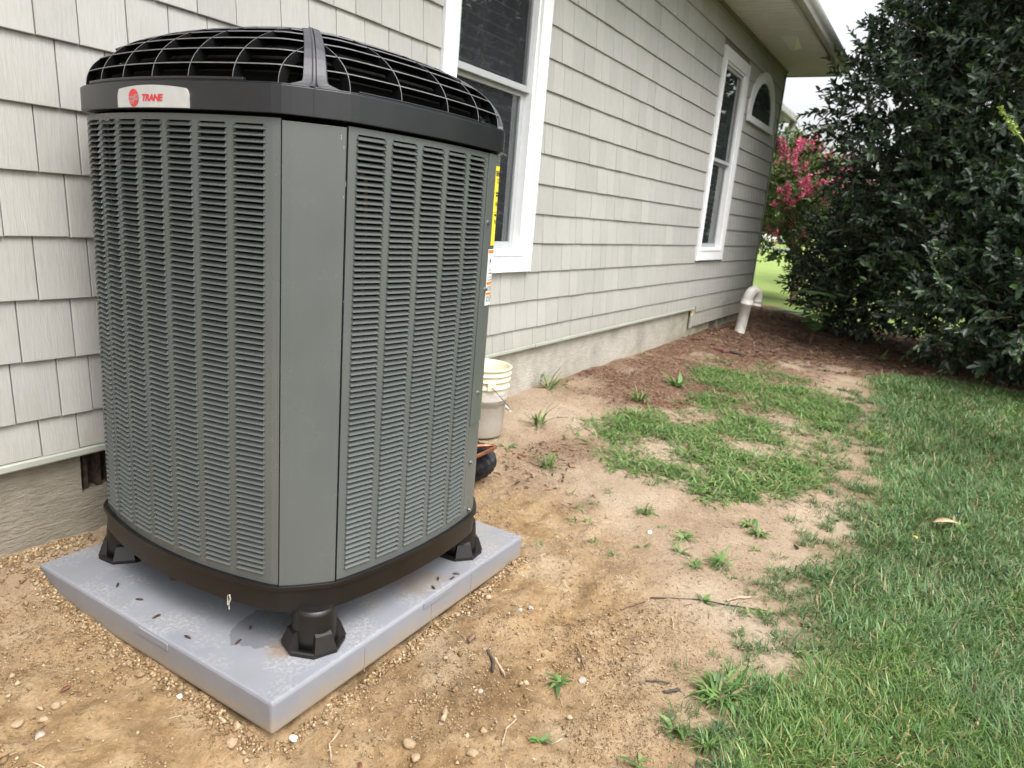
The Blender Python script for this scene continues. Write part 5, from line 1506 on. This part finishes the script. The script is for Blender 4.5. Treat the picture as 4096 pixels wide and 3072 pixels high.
# ------------------------------------------------------------------ SOIL CRUMBS, LITTER, STONES
M['clod'] = mat_vcol("soil_crumb", .95, .1, 0, .2, 150)
def pebbles(P, r, cols, flat=.75):
    m = len(P)
    O = np.array([(1, 0, 0), (-1, 0, 0), (0, 1, 0), (0, -1, 0), (0, 0, 1), (0, 0, -1)], float)
    T = np.array([(0, 2, 4), (2, 1, 4), (1, 3, 4), (3, 0, 4), (2, 0, 5), (1, 2, 5), (3, 1, 5), (0, 3, 5)])
    a = rng.uniform(0, 6.28, m); ca, sa = np.cos(a), np.sin(a)
    q = O[None] * rng.uniform(.35, 1.35, (m, 6, 1)) * r[:, None, None]; q[..., 2] *= flat
    tl = rng.uniform(-.6, .6, m); q2 = q.copy(); q2[..., 0] = q[..., 0] * np.cos(tl)[:, None] - q[..., 2] * np.sin(tl)[:, None]; q2[..., 2] = q[..., 0] * np.sin(tl)[:, None] + q[..., 2] * np.cos(tl)[:, None]
    qx = q2[..., 0] * ca[:, None] - q2[..., 1] * sa[:, None]; qy = q2[..., 0] * sa[:, None] + q2[..., 1] * ca[:, None]
    V = np.stack([qx, qy, q2[..., 2]], -1) + P[:, None, :]
    F = (np.arange(m)[:, None, None] * 6 + T[None]).reshape(-1, 3)
    return V.reshape(-1, 3), F, np.repeat(palette(m, cols, .2), 6, axis=0)
def not_pad(x, y): return ~((x > .955) & (x < 2.106) & (y > -1.105) & (y < -.07))
CLAYC = [(.20, .128, .066), (.27, .185, .102), (.32, .225, .130), (.24, .16, .088), (.37, .285, .185)]
SOILC = [(.22, .16, .105), (.29, .22, .155), (.36, .29, .21), (.18, .125, .085)]
def clod_p(x, y):
    c = clay_mask(x, y) * (1 - .75 * sstep(1.7, 2.3, x)); heap = np.exp(-(((x - 1.42) / .32) ** 2 + ((y + 1.30) / .13) ** 2))
    return not_pad(x, y) * np.clip(c * (.10 + 1.2 * sstep(.45, .66, fbm(x * 4, y * 4, 19, 3))) + .02 + .7 * heap, 0, 1)
Vs, Fs, Cs = [], [], []; off = 0
for (n, x0, x1, y0, y1, lo, hi, pw, colz) in ((190000, .3, 2.6, -1.9, -.02, .0010, .0036, 2.0, CLAYC), (15000, .3, 2.4, -1.7, -.02, .0032, .0075, 2.6, CLAYC), (500, .45, 2.2, -1.65, -.04, .008, .015, 2.0, CLAYC)):
    P = scatter(n, x0, x1, y0, y1, clod_p); r = lo + (hi - lo) * rng.random(len(P)) ** pw
    P[:, 2] += .003 + r * .35
    V, F, c = pebbles(P, r, colz); Vs.append(V); Fs.append(F + off); Cs.append(c); off += len(V)
# rows of crumbs banked against the pad edges and the wall foot
for (n, fx, fy) in ((2200, lambda t: .958 - np.abs(rng.normal(0, .018, len(t))), lambda t: -1.10 + 1.02 * t), (2200, lambda t: .96 + 1.14 * t, lambda t: -1.100 - np.abs(rng.normal(0, .018, len(t)))), (1800, lambda t: .6 + .55 * t, lambda t: -.005 - np.abs(rng.normal(0, .03, len(t))))):
    t = rng.random(n); x, y = fx(t), fy(t); r = .0018 + .0075 * rng.random(n) ** 2.4
    P = np.stack([x, y, gz(x, y) + r * .4], 1); V, F, c = pebbles(P, r, CLAYC); Vs.append(V); Fs.append(F + off); Cs.append(c); off += len(V)
P = scatter(30000, 2.0, 6.5, -1.9, -.02, lambda x, y: (1 - lawn_mask(x, y)) * .8 * not_pad(x, y)); r = .0016 + .004 * rng.random(len(P)) ** 2.5; P[:, 2] += .003
V, F, c = pebbles(P, r, SOILC); Vs.append(V); Fs.append(F + off); Cs.append(c); off += len(V)
cl = link(bpy.data.objects.new("soil_crumbs", np_mesh("soil_crumbs", np.concatenate(Vs), np.concatenate(Fs), M['clod'], col=np.concatenate(Cs))))
tag(cl, "loose ochre soil crumbs and clods around the pad", "soil", kind="stuff")

M['litter'] = mat_vcol("plant_litter", .9, .15, 0, .25, 120)
def chips(P, L, W, H, cols, jit=.25):
    m = len(P); a = rng.uniform(0, PI, m); t = rng.normal(0, .16, m)
    d = np.stack([np.cos(a) * np.cos(t), np.sin(a) * np.cos(t), np.sin(t)], 1); s = np.stack([-np.sin(a), np.cos(a), np.zeros(m)], 1)
    L = L[:, None] * .5; W = W[:, None] * .5; up = np.zeros((m, 3)); up[:, 2] = H
    bend = s * (rng.uniform(-.25, .25, m)[:, None] * L)
    V = np.stack([P - d * L - s * W, P - d * L + s * W, P + bend + s * W + up, P + bend - s * W + up, P + d * L + s * W * .5, P + d * L - s * W * .5, P - d * L * .96 + up * .8, P + d * L * .96 + up * .8], 1).reshape(-1, 3)
    i = np.arange(m)[:, None] * 8
    F = np.concatenate([i + np.array([f]) for f in ([0, 1, 2, 6], [0, 6, 2, 3], [3, 2, 4, 7], [3, 7, 4, 5])], 1).reshape(-1, 4)
    return V, F, np.repeat(palette(m, cols, jit), 8, axis=0)
STRAW = [(.40, .30, .19), (.30, .21, .13), (.20, .135, .085), (.48, .39, .27), (.10, .07, .05)]
MUL = [(.085, .045, .030), (.14, .075, .048), (.20, .12, .08), (.055, .035, .026), (.27, .18, .13), (.22, .085, .045)]
Vs, Fs, Cs = [], [], []; off = 0
def put(P, L, W, H, cols):
    global off
    V, F, c = chips(P, L, W, H, cols); Vs.append(V); Fs.append(F + off); Cs.append(c); off += len(V)
P = scatter(9000, 1.2, 4.6, -2.1, -.05, lambda x, y: (1 - .7 * lawn_mask(x, y)) * not_pad(x, y) * (.12 + .9 * sstep(.42, .62, fbm(x * 1.6, y * 1.6, 23, 3)) * sstep(1.2, 2.4, x))); P[:, 2] += .005
m = len(P); put(P, .006 + .028 * rng.random(m) ** 2, .0012 + .0022 * rng.random(m), .0014, STRAW)
P = scatter(900, .4, 2.2, -1.9, -.1, lambda x, y: not_pad(x, y) * .6); P[:, 2] += .005; m = len(P); put(P, .008 + .04 * rng.random(m) ** 2.5, .0012 + .002 * rng.random(m), .0014, STRAW)
P = scatter(26000, 2.2, 9.5, -2.2, -.02, lambda x, y: mulch_mask(x, y) * (1 - lawn_mask(x, y)) * .9); P[:, 2] += .006
m = len(P); put(P, .010 + .045 * rng.random(m) ** 1.8, .003 + .009 * rng.random(m), .003, MUL)
P = scatter(5000, 7.2, 11.5, -5.5, .2, lambda x, y: mulch_mask(x, y) * (1 - lawn_mask(x, y))); P[:, 2] += .008; m = len(P)
put(P, .03 + .07 * rng.random(m), .012 + .03 * rng.random(m), .006, [(.10, .06, .045), (.16, .10, .07), (.06, .04, .03), (.24, .16, .12), (.20, .12, .05)])
P = scatter(9000, 1.0, 5.5, -3.4, -1.75, lambda x, y: lawn_mask(x, y)); P[:, 2] += .012; m = len(P); put(P, .012 + .04 * rng.random(m) ** 1.5, .0012 + .0022 * rng.random(m), .0012, [(.36, .28, .16), (.27, .20, .11), (.42, .36, .22), (.18, .13, .08)])
lt = link(bpy.data.objects.new("plant_litter", np_mesh("plant_litter", np.concatenate(Vs), np.concatenate(Fs), M['litter'], col=np.concatenate(Cs))))
tag(lt, "scattered straw, bark shreds and mulch chips on the soil", "litter", kind="stuff")

# larger sticks, each its own thing
M['dark_twig'] = simple("dark_damp_wood", (0.055, 0.042, 0.034), .85, .4, 80, kind="World")
M['pale_twig'] = simple("pale_dry_wood", (0.36, 0.27, 0.18), .85, .3, 80, kind="World")
TW = [
 ([(1.260, -1.365), (1.306, -1.345)], .0075, 'pale_twig', "flat grey-tan wood chip right of the pad's long side"),
 ([(1.564, -1.330), (1.548, -1.362), (1.525, -1.388)], .0042, 'pale_twig', "tan curved root piece below the dark soil heap"),
 ([(1.541, -1.246), (1.585, -1.241)], .0062, 'twig', "short thick bark stub on the slope beside the pad"),
 ([(1.572, -1.298), (1.545, -1.335), (1.507, -1.359)], .0050, 'dark_twig', "dark damp root in the soil heap beside the pad"),
 ([(2.147, -1.579), (2.239, -1.722), (2.270, -1.80), (2.314, -1.926)], .0032, 'dark_twig', "longest thin dark twig lying across the bare soil"),
 ([(2.033, -1.522), (2.073, -1.541), (2.108, -1.577)], .0034, 'twig', "wavy brown root just left of the long dark twig"),
 ([(2.296, -1.799), (2.338, -1.827), (2.379, -1.865)], .0050, 'pale_twig', "knobbly pale stick just above the long dark twig"),
 ([(1.708, -1.786), (1.749, -1.818)], .0046, 'dark_twig', "short dark splinter near the lawn, lower of two"),
 ([(1.772, -1.489), (1.711, -1.534), (1.675, -1.563)], .0026, 'twig', "thin upright-looking twig ending at a tiny green leaf"),
 ([(1.718, -1.729), (1.756, -1.785)], .0030, 'dark_twig', "thin dark splinter near the lawn, upper of two"),
 ([(1.389, -1.506), (1.336, -1.509), (1.284, -1.528)], .0022, 'pale_twig', "fine straw stem with frayed dark root end"),
 ([(1.005, -1.244), (1.044, -1.200), (1.114, -1.177)], .0026, 'pale_twig', "bent pale rootlet in front of the pad's near corner"),
 ([(2.937, -1.907), (2.905, -1.929)], .0060, 'dark_twig', "black charred stick piece at the lawn's edge"),
 ([(7.201, -.509), (7.217, -.685)], .016, 'dark_twig', "thick dark branch piece beside the flat red stone"),
 ([(1.877, -1.615), (1.893, -1.669)], .0026, 'twig', "thin brown twig alone in the middle of the bare soil"),
 ([(3.683, -.409), (3.744, -.446)], .0045, 'pale_twig', "tiny pinkish plastic peg lying behind the unit"),
 ([(2.061, -1.685), (1.998, -1.709)], .0032, 'pale_twig', "pale forked stick below the long dark twig"),
]
for pts, r, mt, lab in TW:
    pp = [(x, y, ground_z(x, y) + r * .8 + .003) for x, y in pts]
    if len(pp) == 2: pp = [pp[0], tuple((a + b_) / 2 + e for a, b_, e in zip(pp[0], pp[1], (.002, -.002, .001))), pp[1]]
    fine = []
    for a, b_ in zip(pp[:-1], pp[1:]):
        for t in (0, .33, .66): fine.append(tuple(a[i] * (1 - t) + b_[i] * t + random.uniform(-.0012, .0012) for i in range(3)))
    fine.append(pp[-1])
    o = tube_obj("twig", fine, [r * random.uniform(.7, 1.15) * (1 if i < len(fine) - 1 else .5) for i in range(len(fine))], M[mt], None, 7)
    tag(o, lab, "twig", "sticks lying on the soil")
M['whitestone'] = simple("white_stone", (.72, .72, .70), .7, .1, 60, kind="World")
M['greystone'] = simple("grey_stone", (.33, .29, .24), .85, .2, 60, kind="World")
M['tanstone'] = simple("tan_stone", (.31, .225, .135), .9, .2, 60, bmp=.4, bscale=120, kind="World")
STN = [
 (1.014, -1.112, .0095, 'whitestone', "white pebble at the foot of the pad's near corner"),
 (.930, -.803, .0085, 'whitestone', "white pebble touching the pad's left side"),
 (.946, -.835, .0075, 'greystone', "small grey pebble next to the white one at the pad's left side"),
 (.748, -.615, .0100, 'tanstone', "paler lump of the two joined tan clods in the left soil"),
 (.730, -.622, .0120, 'tanstone', "darker lump of the two joined tan clods in the left soil"),
 (.652, -.611, .0130, 'tanstone', "flat tan stone at far left of the bare soil"),
 (.690, -.648, .0100, 'tanstone', "rough tan clod between the flat stone and the joined clods"),
 (.663, -.690, .0120, 'greystone', "smooth buff pebble low at the left edge"),
 (.904, -1.030, .0140, 'tanstone', "single clod just left of the pad's near corner"),
 (1.632, -1.575, .0120, 'greystone', "rounded pale stone beside a small leafy weed"),
 (1.222, -1.486, .0130, 'tanstone', "flat tan clod right of the bottom centre"),
 (1.128, -1.390, .0125, 'tanstone', "upright tan clod near the bottom centre"),
 (1.418, -1.377, .0080, 'greystone', "grey pebble in the dark soil heap"),
 (1.147, -1.354, .0140, 'tanstone', "brown clod just above the upright tan clod"),
 (1.785, -1.280, .0095, 'greystone', "grey bark-like stone on the slope, left of a pair"),
 (1.826, -1.296, .0110, 'greystone', "grey bark-like stone on the slope, right of a pair"),
 (.925, -.775, .0090, 'tanstone', "tan crumb beside the white pebble at the pad"),
 (2.649, -1.390, .0105, 'whitestone', "pale flat stone near the mulch crumbs behind the pad"),
]
for x, y, r, mt, lab in STN:
    bm = bmesh.new(); bmesh.ops.create_icosphere(bm, subdivisions=2, radius=r)
    s1 = random.random() * 50
    for v in bm.verts:
        k_ = 1 + .42 * (float(vnoise(v.co.x * 90 + s1, v.co.y * 90 + v.co.z * 70, 3)) - .5) + .25 * (float(vnoise(v.co.x * 260 + s1, v.co.z * 260 + v.co.y * 190, 4)) - .5)
        v.co = Vector((v.co.x * k_ * 1.15, v.co.y * k_ * .9, v.co.z * k_ * .62))
    o = bm_obj("stone", bm, M[mt]); o.location = (x, y, ground_z(x, y) + r * .35); o.rotation_euler = (0, 0, random.random() * 6)
    tag(o, lab, "stone", "stones lying on the soil")
o = box_obj("red_stone", (-.065, -.05, 0), (.065, .05, .03), simple("red_flagstone", (.17, .07, .058), .9, .25, 20), None, .008)
o.location = (7.12, -.46, ground_z(7.12, -.46) + .002); o.rotation_euler = (.05, .04, 1.2)
tag(o, "flat dull red stone lying on the mulch by the wall", "stone")
# brown seed husks on the pad
HUSK = [((1.029, -.480), "narrow brown seed husk on the pad, third from the left foot"), ((1.009, -.590), "tilted brown husk halfway along the pad's left part"), ((1.150, -.457), "dark husk nearest the unit's pan on the pad's left part"),
        ((1.002, -.732), "flat brown husk beyond the raised plaque on the pad"), ((1.067, -.848), "long brown husk left of the front foot"), ((1.127, -.820), "small dark husk by the damp stain on the pad"),
        ((1.035, -.365), "pale ring-like husk closest to the left foot"), ((1.654, -1.049), "left one of the two husks by the pad's right edge"), ((1.685, -1.081), "right one of the two husks by the pad's right edge"),
        ((1.601, -1.070), "dark husk standing on the pad under the unit's right side"), ((1.714, -1.075), "broken leaf-like husk nearest the right foot")]
M['husk'] = simple("seed_husk", (.055, .025, .018), .45, .3, 200)
for (x, y), lab in HUSK:
    a_ = random.random() * PI; L_ = random.uniform(.009, .013)
    pts = [(x + L_ * t * math.cos(a_), y + L_ * t * math.sin(a_), -.600 + .0028 + .0012 * (1 - t * t)) for t in (-1, -.6, -.2, .2, .6, 1)]
    o = tube_obj("seed_husk", pts, [.001, .0026, .0030, .0030, .0025, .0008], M['husk'], None, 7); tag(o, lab, "seed husk", "husks lying on the pad")
# fallen leaves
def leaf_thing(x, y, L, W, col1, lab, curl=.3, lift=.03, rot=0.5):
    n = 7; V = []; F = []
    for i in range(n):
        t = i / (n - 1); w = W * math.sin(PI * min(max(t, .03), .97)) ** .8
        u = (t - .5) * L; zc = lift + curl * L * .35 * math.sin(PI * t)
        for s, zz in ((-1, .25 * w), (0, 0), (1, .30 * w)):
            p = (u * math.cos(rot) - s * w * .5 * math.sin(rot), u * math.sin(rot) + s * w * .5 * math.cos(rot)); V.append((x + p[0], y + p[1], ground_z(x, y) + zc - zz * .4 + .4 * zz * abs(s)))
    for i in range(n - 1):
        for j in range(2): F.append((3 * i + j, 3 * i + j + 1, 3 * i + j + 4, 3 * i + j + 3))
    o = mesh_obj("fallen_leaf", V, F, simple("dead_leaf", col1, .7, .35, 70), None, True); sd_ = o.modifiers.new("s", 'SOLIDIFY'); sd_.thickness = .0008
    tag(o, lab, "leaf", "dead leaves on the ground")
leaf_thing(3.60, -2.44, .125, .045, (.42, .30, .17), "large curled tan leaf resting on top of the lawn grass", .35, .045, -1.0)
leaf_thing(3.36, -2.33, .030, .016, (.55, .38, .06), "small yellow leaf in the grass left of the curled leaf", .2, .045, .3)
leaf_thing(8.25, -2.05, .07, .03, (.55, .45, .10), "yellow leaf at the shady edge of the lawn", .2, .02, .3)
leaf_thing(7.95, -2.75, .09, .04, (.20, .08, .05), "reddish brown leaf in the far lawn grass", .2, .05, 1.0)
leaf_thing(1.04, -1.30, .022, .010, (.16, .06, .04), "tiny reddish leaf scrap near the pad's near corner", .2, .006, .8)
leaf_thing(.775, -.58, .028, .012, (.17, .06, .04), "dark reddish leaf scrap in the left soil", .2, .006, .2)
# hose end by the far bed
hp = [(11.2, -.12), (11.5, -.25), (11.8, -.42), (12.1, -.46), (12.4, -.40)]
o = tube_obj("garden_hose", [(x, y, ground_z(x, y) + .03) for x, y in hp], .014, simple("teal_hose", (.08, .26, .21), .4), None, 8)
tag(o, "short stretch of teal garden hose past the drain pipe", "hose")
